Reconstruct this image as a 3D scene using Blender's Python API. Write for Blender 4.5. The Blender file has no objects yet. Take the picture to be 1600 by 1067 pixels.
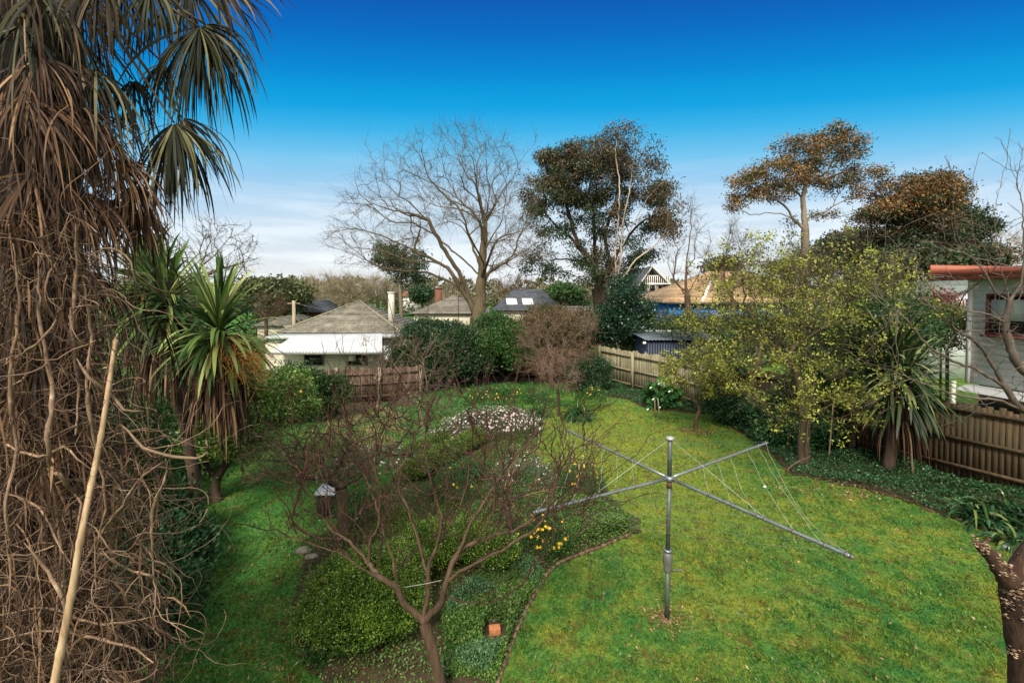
import bpy, math, random
import numpy as np
from mathutils import Vector
sc = bpy.context.scene
rng = np.random.default_rng(7); random.seed(7)
R = math.radians
# ------------------------------------------------------------------ camera
F_PX, CX, HOR, PITCH, CAMZ = 710.0, 800.0, 460.0, R(2.0), 4.45
CYP = HOR + F_PX*math.tan(PITCH)
cd = bpy.data.cameras.new('camera'); cam = bpy.data.objects.new('camera', cd); sc.collection.objects.link(cam)
cd.sensor_width = 36; cd.sensor_fit = 'HORIZONTAL'; cd.lens = 36*F_PX/1600
cd.shift_y = -(533.5-CYP)/1600; cd.clip_start = .05; cd.clip_end = 3000
cam.location = (0,0,CAMZ); cam.rotation_euler = (R(90)-PITCH,0,0); sc.camera = cam
# ------------------------------------------------------------------ world + sun
SUN_EL, SUN_AZ = 46, 194            # azimuth measured clockwise from +Y : light comes from behind
w = bpy.data.worlds.new('World'); sc.world = w; w.use_nodes = True
nt = w.node_tree; N = nt.nodes; L = nt.links; N.clear()
def wn(t, **k):
    n = N.new(t)
    for a,b in k.items(): setattr(n,a,b)
    return n
out = wn('ShaderNodeOutputWorld'); bg = wn('ShaderNodeBackground'); L.new(bg.outputs[0], out.inputs[0])
sky = wn('ShaderNodeTexSky', sky_type='NISHITA', sun_disc=False, sun_elevation=R(SUN_EL), sun_rotation=R(SUN_AZ))
skm = wn('ShaderNodeVectorMath', operation='SCALE'); skm.inputs['Scale'].default_value = .08; L.new(sky.outputs[0], skm.inputs[0])
tc = wn('ShaderNodeTexCoord'); mul = wn('ShaderNodeVectorMath', operation='MULTIPLY'); mul.inputs[1].default_value = (.5,1,1)
L.new(tc.outputs['Generated'], mul.inputs[0]); nrm = wn('ShaderNodeVectorMath', operation='NORMALIZE'); L.new(mul.outputs[0], nrm.inputs[0])
sp = wn('ShaderNodeSeparateXYZ'); L.new(nrm.outputs[0], sp.inputs[0])
asn = wn('ShaderNodeMath', operation='ARCSINE'); L.new(sp.outputs[2], asn.inputs[0])
deg = wn('ShaderNodeMath', operation='MULTIPLY'); deg.inputs[1].default_value = 180/math.pi/90; L.new(asn.outputs[0], deg.inputs[0])
def lin(r,g,b): 
    f = lambda c: (c/255/12.92) if c/255 <= .04045 else ((c/255+.055)/1.055)**2.4
    return (f(r),f(g),f(b),1)
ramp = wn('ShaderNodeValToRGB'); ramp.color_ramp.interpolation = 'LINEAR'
SK = [(0,(238,242,242)),(3,(235,240,242)),(4.8,(226,236,243)),(8.8,(204,226,243)),(12.7,(170,212,243)),(16.5,(118,200,243)),(19.5,(62,182,237)),(21.8,(18,165,230)),(23.6,(6,156,224)),(25.6,(2,138,214)),(29.4,(4,110,197)),(33,(12,88,180)),(38,(16,72,160)),(48,(140,165,205)),(60,(255,250,240)),(90,(255,252,245))]  # top stops: unseen white cloud overhead, added for fill light
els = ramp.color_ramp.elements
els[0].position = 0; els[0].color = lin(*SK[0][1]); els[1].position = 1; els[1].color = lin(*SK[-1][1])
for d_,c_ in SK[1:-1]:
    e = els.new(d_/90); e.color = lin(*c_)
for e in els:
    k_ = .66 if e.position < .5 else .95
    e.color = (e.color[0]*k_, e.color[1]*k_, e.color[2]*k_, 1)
L.new(deg.outputs[0], ramp.inputs[0])
# soft streaky low cloud, world-space
cm = wn('ShaderNodeVectorMath', operation='MULTIPLY'); cm.inputs[1].default_value = (1,1,9); L.new(tc.outputs['Generated'], cm.inputs[0])
cn = wn('ShaderNodeTexNoise'); cn.inputs['Scale'].default_value = 3.4; cn.inputs['Detail'].default_value = 6; cn.inputs['Roughness'].default_value = .55; L.new(cm.outputs[0], cn.inputs['Vector'])
cr = wn('ShaderNodeMapRange'); cr.inputs['From Min'].default_value = .42; cr.inputs['From Max'].default_value = .60; L.new(cn.outputs[0], cr.inputs[0])
cl = wn('ShaderNodeMapRange'); cl.inputs['From Min'].default_value = .19; cl.inputs['From Max'].default_value = .03; cl.inputs['To Min'].default_value=0; cl.inputs['To Max'].default_value=.6; L.new(deg.outputs[0], cl.inputs[0])
cf = wn('ShaderNodeMath', operation='MULTIPLY'); L.new(cr.outputs[0], cf.inputs[0]); L.new(cl.outputs[0], cf.inputs[1])
cmx = wn('ShaderNodeMix', data_type='RGBA'); L.new(cf.outputs[0], cmx.inputs[0]); L.new(ramp.outputs[0], cmx.inputs[6]); cmx.inputs[7].default_value = lin(218,225,230)
# unseen bright cloud behind the camera, added as fill light
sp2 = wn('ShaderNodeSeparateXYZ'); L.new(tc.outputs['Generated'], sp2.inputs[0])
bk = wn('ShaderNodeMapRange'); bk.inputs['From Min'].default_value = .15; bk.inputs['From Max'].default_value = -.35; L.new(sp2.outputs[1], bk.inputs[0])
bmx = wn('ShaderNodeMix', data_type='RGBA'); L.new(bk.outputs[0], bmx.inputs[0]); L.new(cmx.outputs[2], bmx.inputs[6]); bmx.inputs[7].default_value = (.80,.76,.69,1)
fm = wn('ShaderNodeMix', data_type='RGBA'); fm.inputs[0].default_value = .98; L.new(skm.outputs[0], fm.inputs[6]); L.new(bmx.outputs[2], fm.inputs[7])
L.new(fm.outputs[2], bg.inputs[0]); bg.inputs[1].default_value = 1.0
sd = bpy.data.lights.new('sun','SUN'); sd.energy = 3.6; sd.angle = R(14); sd.color = (1,.93,.81)
so = bpy.data.objects.new('sun', sd); sc.collection.objects.link(so)
sv = Vector((math.sin(R(SUN_AZ))*math.cos(R(SUN_EL)), math.cos(R(SUN_AZ))*math.cos(R(SUN_EL)), math.sin(R(SUN_EL))))
so.rotation_euler = sv.to_track_quat('Z','Y').to_euler()
vs = sc.view_settings; vs.view_transform = 'Standard'; vs.look = 'None'; vs.gamma = 1; vs.exposure = .6
try: sc.cycles.max_bounces = 6; sc.cycles.transparent_max_bounces = 4
except Exception: pass

# ------------------------------------------------------------------ pixel -> world helpers (measuring the photograph)
def ray(px,py):
    a=(px-CX)/F_PX; b=(CYP-py)/F_PX
    return np.array([a, math.cos(PITCH)+b*math.sin(PITCH), -math.sin(PITCH)+b*math.cos(PITCH)])
def P(px,py,Y):
    r=ray(px,py); return r*(Y/r[1])+np.array([0,0,CAMZ])
def H(px,py,z):
    r=ray(px,py); return r*((z-CAMZ)/r[2])+np.array([0,0,CAMZ])
def sstep(a,b,x): t=np.clip((x-a)/(b-a),0,1); return t*t*(3-2*t)
def gh(x,y):
    x=np.asarray(x,float); y=np.asarray(y,float)
    return -.55*sstep(15,22,y)*sstep(0,-6,x) - .3*sstep(24,32,y) + .03*np.sin(x*.9+1)*np.sin(y*.7) + .015*np.sin(x*2.3)*np.cos(y*1.9)
def G(px,py):
    z=0
    for _ in range(6):
        p=H(px,py,z); z=float(gh(p[0],p[1]))
    p[2]=z; return p
def pts(lst, Y):      # [(px,py[,dY])] at depth Y
    return np.array([P(q[0],q[1],Y+(q[2] if len(q)>2 else 0)) for q in lst])
def unit(v): 
    v=np.asarray(v,float); return v/(np.linalg.norm(v,axis=-1,keepdims=True)+1e-9)

# ------------------------------------------------------------------ mesh builder
class MB:
    def __init__(s): s.v=[];s.q=[];s.t=[];s.a=[];s.n=0
    def add(s,v,q=None,t=None,a=None):
        v=np.asarray(v,np.float32).reshape(-1,3)
        if q is not None and len(q): s.q.append(np.asarray(q,np.int64).reshape(-1,4)+s.n)
        if t is not None and len(t): s.t.append(np.asarray(t,np.int64).reshape(-1,3)+s.n)
        if a is None: a=np.full(len(v),random.random())
        a=np.broadcast_to(np.asarray(a,np.float32),(len(v),)) if np.ndim(a)==0 else np.asarray(a,np.float32)
        s.v.append(v); s.a.append(a); s.n+=len(v)
    def build(s,name,mat,parent=None,smooth=False):
        me=bpy.data.meshes.new(name); o=bpy.data.objects.new(name,me); sc.collection.objects.link(o)
        if not s.n: return o
        v=np.concatenate(s.v).astype(np.float32)
        if parent is not None:
            v=v-np.array(parent['_o'],np.float32); o.parent=parent; o['_o']=list(parent['_o'])
        else: o['_o']=[0.,0.,0.]
        q=np.concatenate(s.q) if s.q else np.zeros((0,4),int); t=np.concatenate(s.t) if s.t else np.zeros((0,3),int)
        me.vertices.add(len(v)); me.vertices.foreach_set('co',v.ravel())
        nl=q.size+t.size; me.loops.add(nl); me.loops.foreach_set('vertex_index',np.concatenate([q.ravel(),t.ravel()]).astype(np.int32))
        me.polygons.add(len(q)+len(t))
        ls=np.concatenate([np.arange(len(q))*4, q.size+np.arange(len(t))*3]).astype(np.int32)
        me.polygons.foreach_set('loop_start',ls)
        try: me.polygons.foreach_set('loop_total',np.concatenate([np.full(len(q),4),np.full(len(t),3)]).astype(np.int32))
        except Exception: pass
        if smooth: me.polygons.foreach_set('use_smooth',np.ones(len(q)+len(t),bool))
        me.update(calc_edges=True)
        at=me.attributes.new('rnd','FLOAT','POINT'); at.data.foreach_set('value',np.concatenate(s.a))
        me.materials.append(mat); return o
    # --- shapes
    def tube(s,p,r,n=6,a=None,cap=True):
        p=np.asarray(p,float); k=len(p); r=np.broadcast_to(np.asarray(r,float),(k,))
        tg=unit(np.gradient(p,axis=0)); ref=np.array([.13,.31,.94]) if abs(tg.mean(0)[2])<.9 else np.array([.9,.3,.1])
        u=unit(np.cross(tg,ref)); w_=np.cross(tg,u)
        th=np.linspace(0,2*math.pi,n,endpoint=False)
        V=p[:,None,:]+r[:,None,None]*(np.cos(th)[None,:,None]*u[:,None,:]+np.sin(th)[None,:,None]*w_[:,None,:])
        i=np.arange(k-1)[:,None]*n; j=np.arange(n)[None,:]; j2=(j+1)%n
        Q=np.stack([i+j,i+j2,i+n+j2,i+n+j],-1).reshape(-1,4)
        V=V.reshape(-1,3); T=None
        if cap:
            V=np.vstack([V,p[0],p[-1]]); c0=k*n; c1=c0+1; jj=np.arange(n); j3=(jj+1)%n
            T=np.concatenate([np.stack([np.full(n,c0),j3,jj],-1),np.stack([np.full(n,c1),(k-1)*n+jj,(k-1)*n+j3],-1)])
        s.add(V,Q,T,a)
    def twigs(s,p0,d,ln,r,bend=None,n=3,k=4,a=None):
        """batch of N thin curved tubes"""
        N_=len(p0)
        if not N_: return
        t=np.linspace(0,1,k)[None,:,None]; d=unit(d); 
        if bend is None: bend=rng.normal(0,.25,(N_,3))
        ln=np.broadcast_to(np.asarray(ln,float),(N_,)); r=np.broadcast_to(np.asarray(r,float),(N_,))
        p=p0[:,None,:]+ln[:,None,None]*(d[:,None,:]*t+bend[:,None,:]*t*t)
        p[:,1:-1]+=rng.normal(0,.03,(N_,k-2,3))*ln[:,None,None]
        u=unit(np.cross(d,rng.normal(size=(N_,3)))); w_=np.cross(d,u)
        th=np.linspace(0,2*math.pi,n,endpoint=False)
        rr=r[:,None]*np.linspace(1,.35,k)[None,:]
        V=p[:,:,None,:]+rr[:,:,None,None]*(np.cos(th)[None,None,:,None]*u[:,None,None,:]+np.sin(th)[None,None,:,None]*w_[:,None,None,:])
        b=np.arange(N_)[:,None,None]*(k*n); i=np.arange(k-1)[None,:,None]*n; j=np.arange(n)[None,None,:]; j2=(j+1)%n
        Q=np.stack([b+i+j,b+i+j2,b+i+n+j2,b+i+n+j],-1).reshape(-1,4)
        av=np.repeat(rng.random(N_) if a is None else np.broadcast_to(a,(N_,)),k*n)
        s.add(V.reshape(-1,3),Q,None,av); return p[:,-1]
    def leaves(s,c,ln,wd,d=None,spread=1.0,a=None,fold=.25):
        """rhombic folded leaf per centre; d = mean direction"""
        N_=len(c)
        if not N_: return
        dr=rng.normal(size=(N_,3))
        if d is not None: dr=np.asarray(d,float)+dr*spread*.6
        dr=unit(dr); sd_=unit(np.cross(dr,rng.normal(size=(N_,3)))); up=np.cross(dr,sd_)
        l=ln*rng.uniform(.6,1.25,(N_,1)); w2=wd*.5*rng.uniform(.7,1.2,(N_,1))
        m=c+dr*l*.45
        V=np.stack([c,m+sd_*w2+up*w2*fold,c+dr*l,m-sd_*w2+up*w2*fold],1).reshape(-1,3)
        Q=np.arange(N_*4).reshape(-1,4)
        av=np.repeat(rng.random(N_) if a is None else np.clip(a,0,1),4)
        s.add(V,Q,None,av)
    def straps(s,p0,d,ln,wd,droop,k=7,a=None,taper=True,side=None,basew=.5,fold=0):
        """batch of N strap leaves arcing under gravity"""
        N_=len(p0)
        if not N_: return
        d=unit(d); ln=np.broadcast_to(np.asarray(ln,float),(N_,)); wd=np.broadcast_to(np.asarray(wd,float),(N_,)); droop=np.broadcast_to(np.asarray(droop,float),(N_,))
        t=np.linspace(0,1,k)
        # integrate direction bending towards -z
        p=np.zeros((N_,k,3)); p[:,0]=p0; cur=d.copy()
        wob=rng.normal(0,.10,(N_,3)); wob[:,2]*=.3
        for i in range(1,k):
            cur=unit(cur+np.array([0,0,-1.])*(droop[:,None]*(t[i]*1.5)/(k-1)*2.2)+wob*(1.5/(k-1)))
            p[:,i]=p[:,i-1]+cur*(ln[:,None]/(k-1))
        if side is None:
            side=np.cross(d,np.array([0,0,1.]))+rng.normal(0,.25,(N_,3))
        side=unit(side)
        prof=(np.interp(t,[0,.15,.5,.85,1],[basew,.9,1,.6,.05]) if taper else np.ones(k))
        off=side[:,None,:]*(wd[:,None,None]*.5*prof[None,:,None])
        V=np.stack([p-off,p+off],2).reshape(-1,3)
        b=np.arange(N_)[:,None]*(2*k); i=np.arange(k-1)[None,:]*2
        Q=np.stack([b+i,b+i+1,b+i+3,b+i+2],-1).reshape(-1,4)
        av=np.repeat(rng.random(N_)**1.7 if a is None else np.broadcast_to(a,(N_,)),2*k)
        s.add(V,Q,None,av)
    def box(s,c,sz,rz=0,a=None,ax=None):
        c=np.asarray(c,float); h=np.asarray(sz,float)/2
        V=np.array([[x,y,z] for x in(-1,1) for y in(-1,1) for z in(-1,1)],float)*h
        if ax is not None: V=V@np.asarray(ax,float)
        else:
            cc,ss=math.cos(rz),math.sin(rz); V=np.stack([V[:,0]*cc-V[:,1]*ss,V[:,0]*ss+V[:,1]*cc,V[:,2]],1)
        s.add(V+c,[[0,1,3,2],[4,6,7,5],[0,4,5,1],[2,3,7,6],[0,2,6,4],[1,5,7,3]],None,a)
    def poly(s,P_,a=None):
        P_=np.asarray(P_,float); n=len(P_)
        if n==4: s.add(P_,[[0,1,2,3]],None,a)
        else: s.add(P_,None,[[0,i,i+1] for i in range(1,n-1)],a)
    def slab(s,P_,th,a=None):       # polygon extruded down by th (vector)
        P_=np.asarray(P_,float); n=len(P_); th=np.asarray(th,float); V=np.vstack([P_,P_-th])
        Q=[[i,(i+1)%n,n+(i+1)%n,n+i] for i in range(n)]
        T=[[0,i+1,i] for i in range(1,n-1)]+[[n,n+i,n+i+1] for i in range(1,n-1)]
        s.add(V,Q,T,a)
    def blob(s,c,r,nu=14,nv=9,jit=.12,a=None):
        th=np.linspace(0,2*math.pi,nu,endpoint=False); ph=np.linspace(.0,math.pi,nv)
        T_,P_=np.meshgrid(th,ph); V=np.stack([np.sin(P_)*np.cos(T_),np.sin(P_)*np.sin(T_),np.cos(P_)],-1)
        j=1+jit*rng.normal(size=(nv,nu,1)); j[0]=j[0,0]; j[-1]=j[-1,0]
        V=(V*j*np.asarray(r)).reshape(-1,3)+np.asarray(c)
        i=np.arange(nv-1)[:,None]*nu; jj=np.arange(nu)[None,:]; j2=(jj+1)%nu
        s.add(V,np.stack([i+jj,i+nu+jj,i+nu+j2,i+j2],-1).reshape(-1,4),None,a)

def thing(name,label,cat,loc,group=None):
    o=bpy.data.objects.new(name,None); sc.collection.objects.link(o); o.empty_display_size=.2
    loc=[float(x) for x in loc]; o.location=loc; o['_o']=loc; o['label']=label; o['category']=cat
    if group: o['group']=group
    return o
def tag(o,label=None,cat=None,group=None,kind=None):
    if label: o['label']=label
    if cat: o['category']=cat
    if group: o['group']=group
    if kind: o['kind']=kind
    return o

# ------------------------------------------------------------------ materials
def mat(name): 
    m=bpy.data.materials.new(name); m.use_nodes=True; n=m.node_tree.nodes; l=m.node_tree.links
    b=n['Principled BSDF']; return m,n,l,b
def c4(c): return (c[0],c[1],c[2],1)
def noise(n,l,scale,detail=5,rough=.6,coord='Object',vec=None,stretch=None):
    t=n.new('ShaderNodeTexNoise'); t.inputs['Scale'].default_value=scale; t.inputs['Detail'].default_value=detail; t.inputs['Roughness'].default_value=rough
    g=n.new('ShaderNodeTexCoord'); o=g.outputs[coord]
    if stretch:
        m=n.new('ShaderNodeVectorMath'); m.operation='MULTIPLY'; m.inputs[1].default_value=stretch; l.new(o,m.inputs[0]); o=m.outputs[0]
    l.new(o,t.inputs['Vector']); return t
def rampn(n,l,src,stops):
    r=n.new('ShaderNodeValToRGB'); e=r.color_ramp.elements
    e[0].position=stops[0][0]; e[0].color=c4(stops[0][1]); e[1].position=stops[-1][0]; e[1].color=c4(stops[-1][1])
    for p_,c_ in stops[1:-1]:
        x=e.new(p_); x.color=c4(c_)
    l.new(src,r.inputs[0]); return r
def mixn(n,l,f,a,b,blend='MIX'):
    m=n.new('ShaderNodeMix'); m.data_type='RGBA'; m.blend_type=blend
    for i,x in ((0,f),(6,a),(7,b)):
        if hasattr(x,'is_output') or hasattr(x,'links'): l.new(x,m.inputs[i])
        else: m.inputs[i].default_value = x if i==0 else c4(x)
    return m.outputs[2]
def M_leaf(name,cols,rough=.5,trans=.25,nscale=1.2,nmix=.35,spec=.4):
    """cols: list of colours, dark->light, picked per leaf"""
    m,n,l,b=mat(name); at=n.new('ShaderNodeAttribute'); at.attribute_name='rnd'
    k=len(cols); r=rampn(n,l,at.outputs['Fac'],[(i/(k-1),c) for i,c in enumerate(cols)])
    ns=noise(n,l,nscale,3); rr=rampn(n,l,ns.outputs[0],[(.35,(.68,.68,.68)),(.65,(1.3,1.3,1.25))])
    col=mixn(n,l,nmix*2 if nmix<.5 else 1.0,r.outputs[0],rr.outputs[0],'MULTIPLY')
    l.new(col,b.inputs['Base Color']); b.inputs['Roughness'].default_value=rough; b.inputs['Specular IOR Level'].default_value=spec
    if trans>0:
        tr=n.new('ShaderNodeBsdfTranslucent'); l.new(col,tr.inputs[0]); mx=n.new('ShaderNodeMixShader'); mx.inputs[0].default_value=trans
        l.new(b.outputs[0],mx.inputs[1]); l.new(tr.outputs[0],mx.inputs[2]); l.new(mx.outputs[0],n['Material Output'].inputs[0])
    return m
def M_bark(name,c1,c2,c3=None,scale=6,stretch=(1,1,.25),rough=.85,bump=.4,vlo=.7,vhi=1.25):
    m,n,l,b=mat(name); ns=noise(n,l,scale,6,.65,stretch=stretch)
    st=[(.3,c1),(.62,c2)]+([(.8,c3)] if c3 else [])
    r=rampn(n,l,ns.outputs[0],st); at=n.new('ShaderNodeAttribute'); at.attribute_name='rnd'
    vr=rampn(n,l,at.outputs['Fac'],[(0,(vlo,)*3),(1,(vhi,)*3)])
    l.new(mixn(n,l,1.0,r.outputs[0],vr.outputs[0],'MULTIPLY'),b.inputs['Base Color']); b.inputs['Roughness'].default_value=rough; b.inputs['Specular IOR Level'].default_value=.25
    bp=n.new('ShaderNodeBump'); bp.inputs['Strength'].default_value=bump; bp.inputs['Distance'].default_value=.02; l.new(ns.outputs[0],bp.inputs['Height']); l.new(bp.outputs[0],b.inputs['Normal'])
    return m
def M_flat(name,c,rough=.6,var=.15,scale=4,metal=0,spec=.4,dirt=None,dirtamt=.4):
    m,n,l,b=mat(name); ns=noise(n,l,scale,6,.6); lo=[x*(1-var) for x in c]; hi=[min(1,x*(1+var)) for x in c]
    r=rampn(n,l,ns.outputs[0],[(.3,lo),(.7,hi)]); col=r.outputs[0]
    if dirt:
        n2=noise(n,l,scale*.6,7,.7); rr=rampn(n,l,n2.outputs[0],[(.5,(0,0,0)),(.72,(dirtamt,)*3)]); col=mixn(n,l,rr.outputs[0],col,dirt)
    l.new(col,b.inputs['Base Color']); b.inputs['Roughness'].default_value=rough; b.inputs['Metallic'].default_value=metal; b.inputs['Specular IOR Level'].default_value=spec
    return m

# lawn colour shared by the soil sheet and the blades
def lawn_color(n,l,blades):
    big=noise(n,l,.5,7,.66,'Object'); fine=noise(n,l,3.4,8,.75,'Object'); mid=noise(n,l,2.0,8,.72,'Object')
    vf=noise(n,l,16,5,.7,'Object')
    base=rampn(n,l,big.outputs[0],[(.38,(.038,.135,.028)),(.5,(.08,.172,.028)),(.62,(.15,.195,.03))])
    tw=rampn(n,l,mid.outputs[0],[(.39,(.024,.12,.032)),(.5,(.085,.170,.028)),(.62,(.20,.215,.035))])
    col=mixn(n,l,.5,base.outputs[0],tw.outputs[0])
    # sunny patch painted into the colour: yellower mid lawn, cooler on the left and near the back hedge
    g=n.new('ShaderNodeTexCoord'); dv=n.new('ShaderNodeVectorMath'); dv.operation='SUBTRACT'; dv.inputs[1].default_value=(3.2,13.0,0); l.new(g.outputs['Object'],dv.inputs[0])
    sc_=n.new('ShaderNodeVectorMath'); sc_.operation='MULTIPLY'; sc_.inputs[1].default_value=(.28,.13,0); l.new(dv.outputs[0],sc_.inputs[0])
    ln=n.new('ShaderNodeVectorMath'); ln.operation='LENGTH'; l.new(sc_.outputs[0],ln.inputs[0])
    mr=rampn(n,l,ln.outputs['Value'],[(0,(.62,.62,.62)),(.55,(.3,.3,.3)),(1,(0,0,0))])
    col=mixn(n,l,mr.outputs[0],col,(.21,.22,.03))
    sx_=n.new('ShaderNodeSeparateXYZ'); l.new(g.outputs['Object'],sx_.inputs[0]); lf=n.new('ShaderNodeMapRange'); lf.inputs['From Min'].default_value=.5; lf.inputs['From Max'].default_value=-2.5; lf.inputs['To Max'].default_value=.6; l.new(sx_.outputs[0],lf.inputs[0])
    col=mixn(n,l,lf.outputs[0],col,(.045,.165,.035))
    br=rampn(n,l,fine.outputs[0],[(.525,(0,0,0)),(.64,(.8 if not blades else .7,)*3)])
    col=mixn(n,l,br.outputs[0],col,(.10,.062,.022) if not blades else (.13,.095,.03))
    vv=rampn(n,l,vf.outputs[0],[(.3,(.6,.6,.6)),(.7,(1.35,1.35,1.35))])
    col=mixn(n,l,.8,col,vv.outputs[0],'MULTIPLY')
    return col
def M_lawn():
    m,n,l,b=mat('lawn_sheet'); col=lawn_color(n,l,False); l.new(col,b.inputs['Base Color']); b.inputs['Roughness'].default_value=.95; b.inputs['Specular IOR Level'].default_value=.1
    f=noise(n,l,25,6,.7); bp=n.new('ShaderNodeBump'); bp.inputs['Strength'].default_value=.8; bp.inputs['Distance'].default_value=.04; l.new(f.outputs[0],bp.inputs['Height']); l.new(bp.outputs[0],b.inputs['Normal']); return m
def M_blades():
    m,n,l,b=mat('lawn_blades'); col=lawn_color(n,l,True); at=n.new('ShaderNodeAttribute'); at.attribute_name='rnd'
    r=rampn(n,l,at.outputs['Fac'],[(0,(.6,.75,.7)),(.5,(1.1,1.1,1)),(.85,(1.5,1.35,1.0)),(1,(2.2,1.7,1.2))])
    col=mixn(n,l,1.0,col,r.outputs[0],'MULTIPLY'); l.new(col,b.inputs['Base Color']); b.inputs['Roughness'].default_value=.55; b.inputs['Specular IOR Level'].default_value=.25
    tr=n.new('ShaderNodeBsdfTranslucent'); l.new(col,tr.inputs[0]); mx=n.new('ShaderNodeMixShader'); mx.inputs[0].default_value=.3
    l.new(b.outputs[0],mx.inputs[1]); l.new(tr.outputs[0],mx.inputs[2]); l.new(mx.outputs[0],n['Material Output'].inputs[0]); return m
MAT_BLADE=M_blades()
bark_grey=M_bark('bark_grey',(.09,.065,.045),(.22,.17,.12),(.30,.27,.2))
bark_olive=M_bark('bark_olive',(.060,.046,.028),(.13,.10,.058),(.21,.18,.10),scale=4)
bark_dark=M_bark('bark_dark',(.030,.020,.014),(.085,.055,.038),(.12,.09,.07))
bark_red=M_bark('bark_red',(.035,.016,.012),(.085,.042,.030),(.24,.17,.135),scale=12)
bark_pale=M_bark('bark_pale',(.22,.17,.13),(.42,.35,.27),(.5,.44,.36),scale=3)
bark_moss=M_bark('bark_moss',(.050,.038,.022),(.12,.095,.052),(.21,.20,.09),scale=14,vlo=.5,vhi=1.3)
bark_brown=M_bark('bark_brown',(.055,.034,.022),(.13,.083,.052),(.22,.155,.105),scale=16)
vine_m=M_bark('vine_bark',(.075,.044,.028),(.235,.155,.102),(.60,.49,.37),scale=9,stretch=(1,1,1),vlo=.10,vhi=1.5)

# ------------------------------------------------------------------ tree growth towards targets
def ell(n,c,r,shell=.0,flat=0):
    v=unit(rng.normal(size=(n,3))); u=rng.random((n,1))**(1/3.)
    u=shell+(1-shell)*u
    v=v*u
    return np.asarray(c)+v*np.asarray(r)
class Tree:
    def __init__(s,trunk,step=.5):
        trunk=np.asarray(trunk,float); s.pos=[];s.par=[];s.tan=[];s.pl=[];s.chains=[];s.ok=[];s.step=step
        s.chain(-1,trunk,False)
    def chain(s,par,p,ok=True):
        idx=[]; prev=par
        for i,q in enumerate(p):
            t=unit(p[i]-p[i-1]) if i else (unit(q-s.pos[par]) if par>=0 else unit(p[1]-p[0]))
            s.pos.append(np.array(q)); s.par.append(prev); s.tan.append(t); s.pl.append((s.pl[prev]+np.linalg.norm(q-s.pos[prev])) if prev>=0 else 0.); s.ok.append(ok)
            prev=len(s.pos)-1; idx.append(prev)
        s.chains.append((par,idx)); return idx
    def allow(s,frm): 
        for i in range(frm,len(s.ok)): s.ok[i]=True
    def limb(s,p,smooth=True,jit=0.):
        p=np.asarray(p,float)
        A=np.array(s.pos); par=int(np.argmin(((A-p[0])**2).sum(1)))
        p=np.vstack([A[par],p[1:]]) if np.linalg.norm(A[par]-p[0])<.6 else np.vstack([A[par],p])
        q=resample(p,s.step*.5)
        if jit: q[1:-1]+=rng.normal(0,jit,(len(q)-2,3))
        return s.chain(par,q[1:])
    def grow(s,tg,w=.25,k=.6,up=0.,jit=.06,curl=.55,order=None):
        A=np.array(s.pos); n0=len(A); cap=n0+len(tg)*40+10
        POS=np.zeros((cap,3)); TAN=np.zeros((cap,3)); PL=np.zeros(cap); OK=np.zeros(cap,bool)
        POS[:n0]=A; TAN[:n0]=np.array(s.tan); PL[:n0]=s.pl; OK[:n0]=s.ok; n=n0
        ctr=A[np.array(s.ok)][0] if any(s.ok) else A[-1]
        od=np.argsort(((tg-ctr)**2).sum(1)**.5*(1+rng.normal(0,.25,len(tg))))
        for ti in od:
            t=tg[ti]; d=t-POS[:n]; ds=np.linalg.norm(d,axis=1)+1e-6; cs=(d*TAN[:n]).sum(1)/ds
            cost=ds*(1+k*(1-cs))+w*PL[:n]; cost[~OK[:n]]=1e9; i=int(np.argmin(cost)); D=ds[i]
            if D<s.step*.3: continue
            m=max(2,min(38,int(math.ceil(D/s.step)))); u=np.linspace(0,1,m+1)[1:,None]
            p0=POS[i]; m0=unit(TAN[i]+np.array([0,0,up*.3]))*D*curl*1.2; m1=(unit(d[i])+np.array([0,0,up]))*D*curl
            q=(2*u**3-3*u**2+1)*p0+(u**3-2*u**2+u)*m0+(-2*u**3+3*u**2)*t+(u**3-u**2)*m1
            q=q+rng.normal(0,jit*s.step,q.shape)*np.minimum(1,u*3)
            ix=s.chain(i,q); e=n+len(ix); POS[n:e]=q; TAN[n:e]=np.array(s.tan[n:e]); PL[n:e]=s.pl[n:e]; OK[n:e]=True; n=e
    def finish(s,r_root,r_tip,tp=.6):
        n=len(s.pos); cnt=np.zeros(n); par=np.array(s.par); has=np.zeros(n,bool)
        for p_ in par: 
            if p_>=0: has[p_]=True
        cnt[~has]=1
        for i in range(n-1,0,-1):
            if par[i]>=0: cnt[par[i]]+=cnt[i]
        e=math.log(r_root/r_tip)/math.log(max(2,cnt[0])); rad=r_tip*cnt**e; pl=np.array(s.pl); b0=pl[s.chains[0][1][-1]]; f=np.clip((pl-b0)/(pl.max()-b0+1e-6),0,1); rad=np.maximum(rad*(1-tp*f**.6),r_tip*.9)
        s.rad=rad; s.cnt=cnt; s.P=np.array(s.pos); s.T=np.array(s.tan); s.tips=np.where(~has)[0]
        return s
    def emit(s,mb,rmin=0,rmax=1e9,flare=True):
        for ci,(par,ix) in enumerate(s.chains):
            r=s.rad[ix]; p=s.P[ix]
            if r[0]<rmin or r[0]>=rmax: continue
            if par>=0: p=np.vstack([s.P[par],p]); r=np.concatenate([[min(s.rad[par],r[0]*1.15)],r])
            elif flare: r=r.copy(); r[0]*=1.35
            if len(p)<2: continue
            n=9 if r[0]>.12 else (6 if r[0]>.03 else (4 if r[0]>.012 else 3))
            mb.tube(p,r,n,cap=False)
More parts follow.
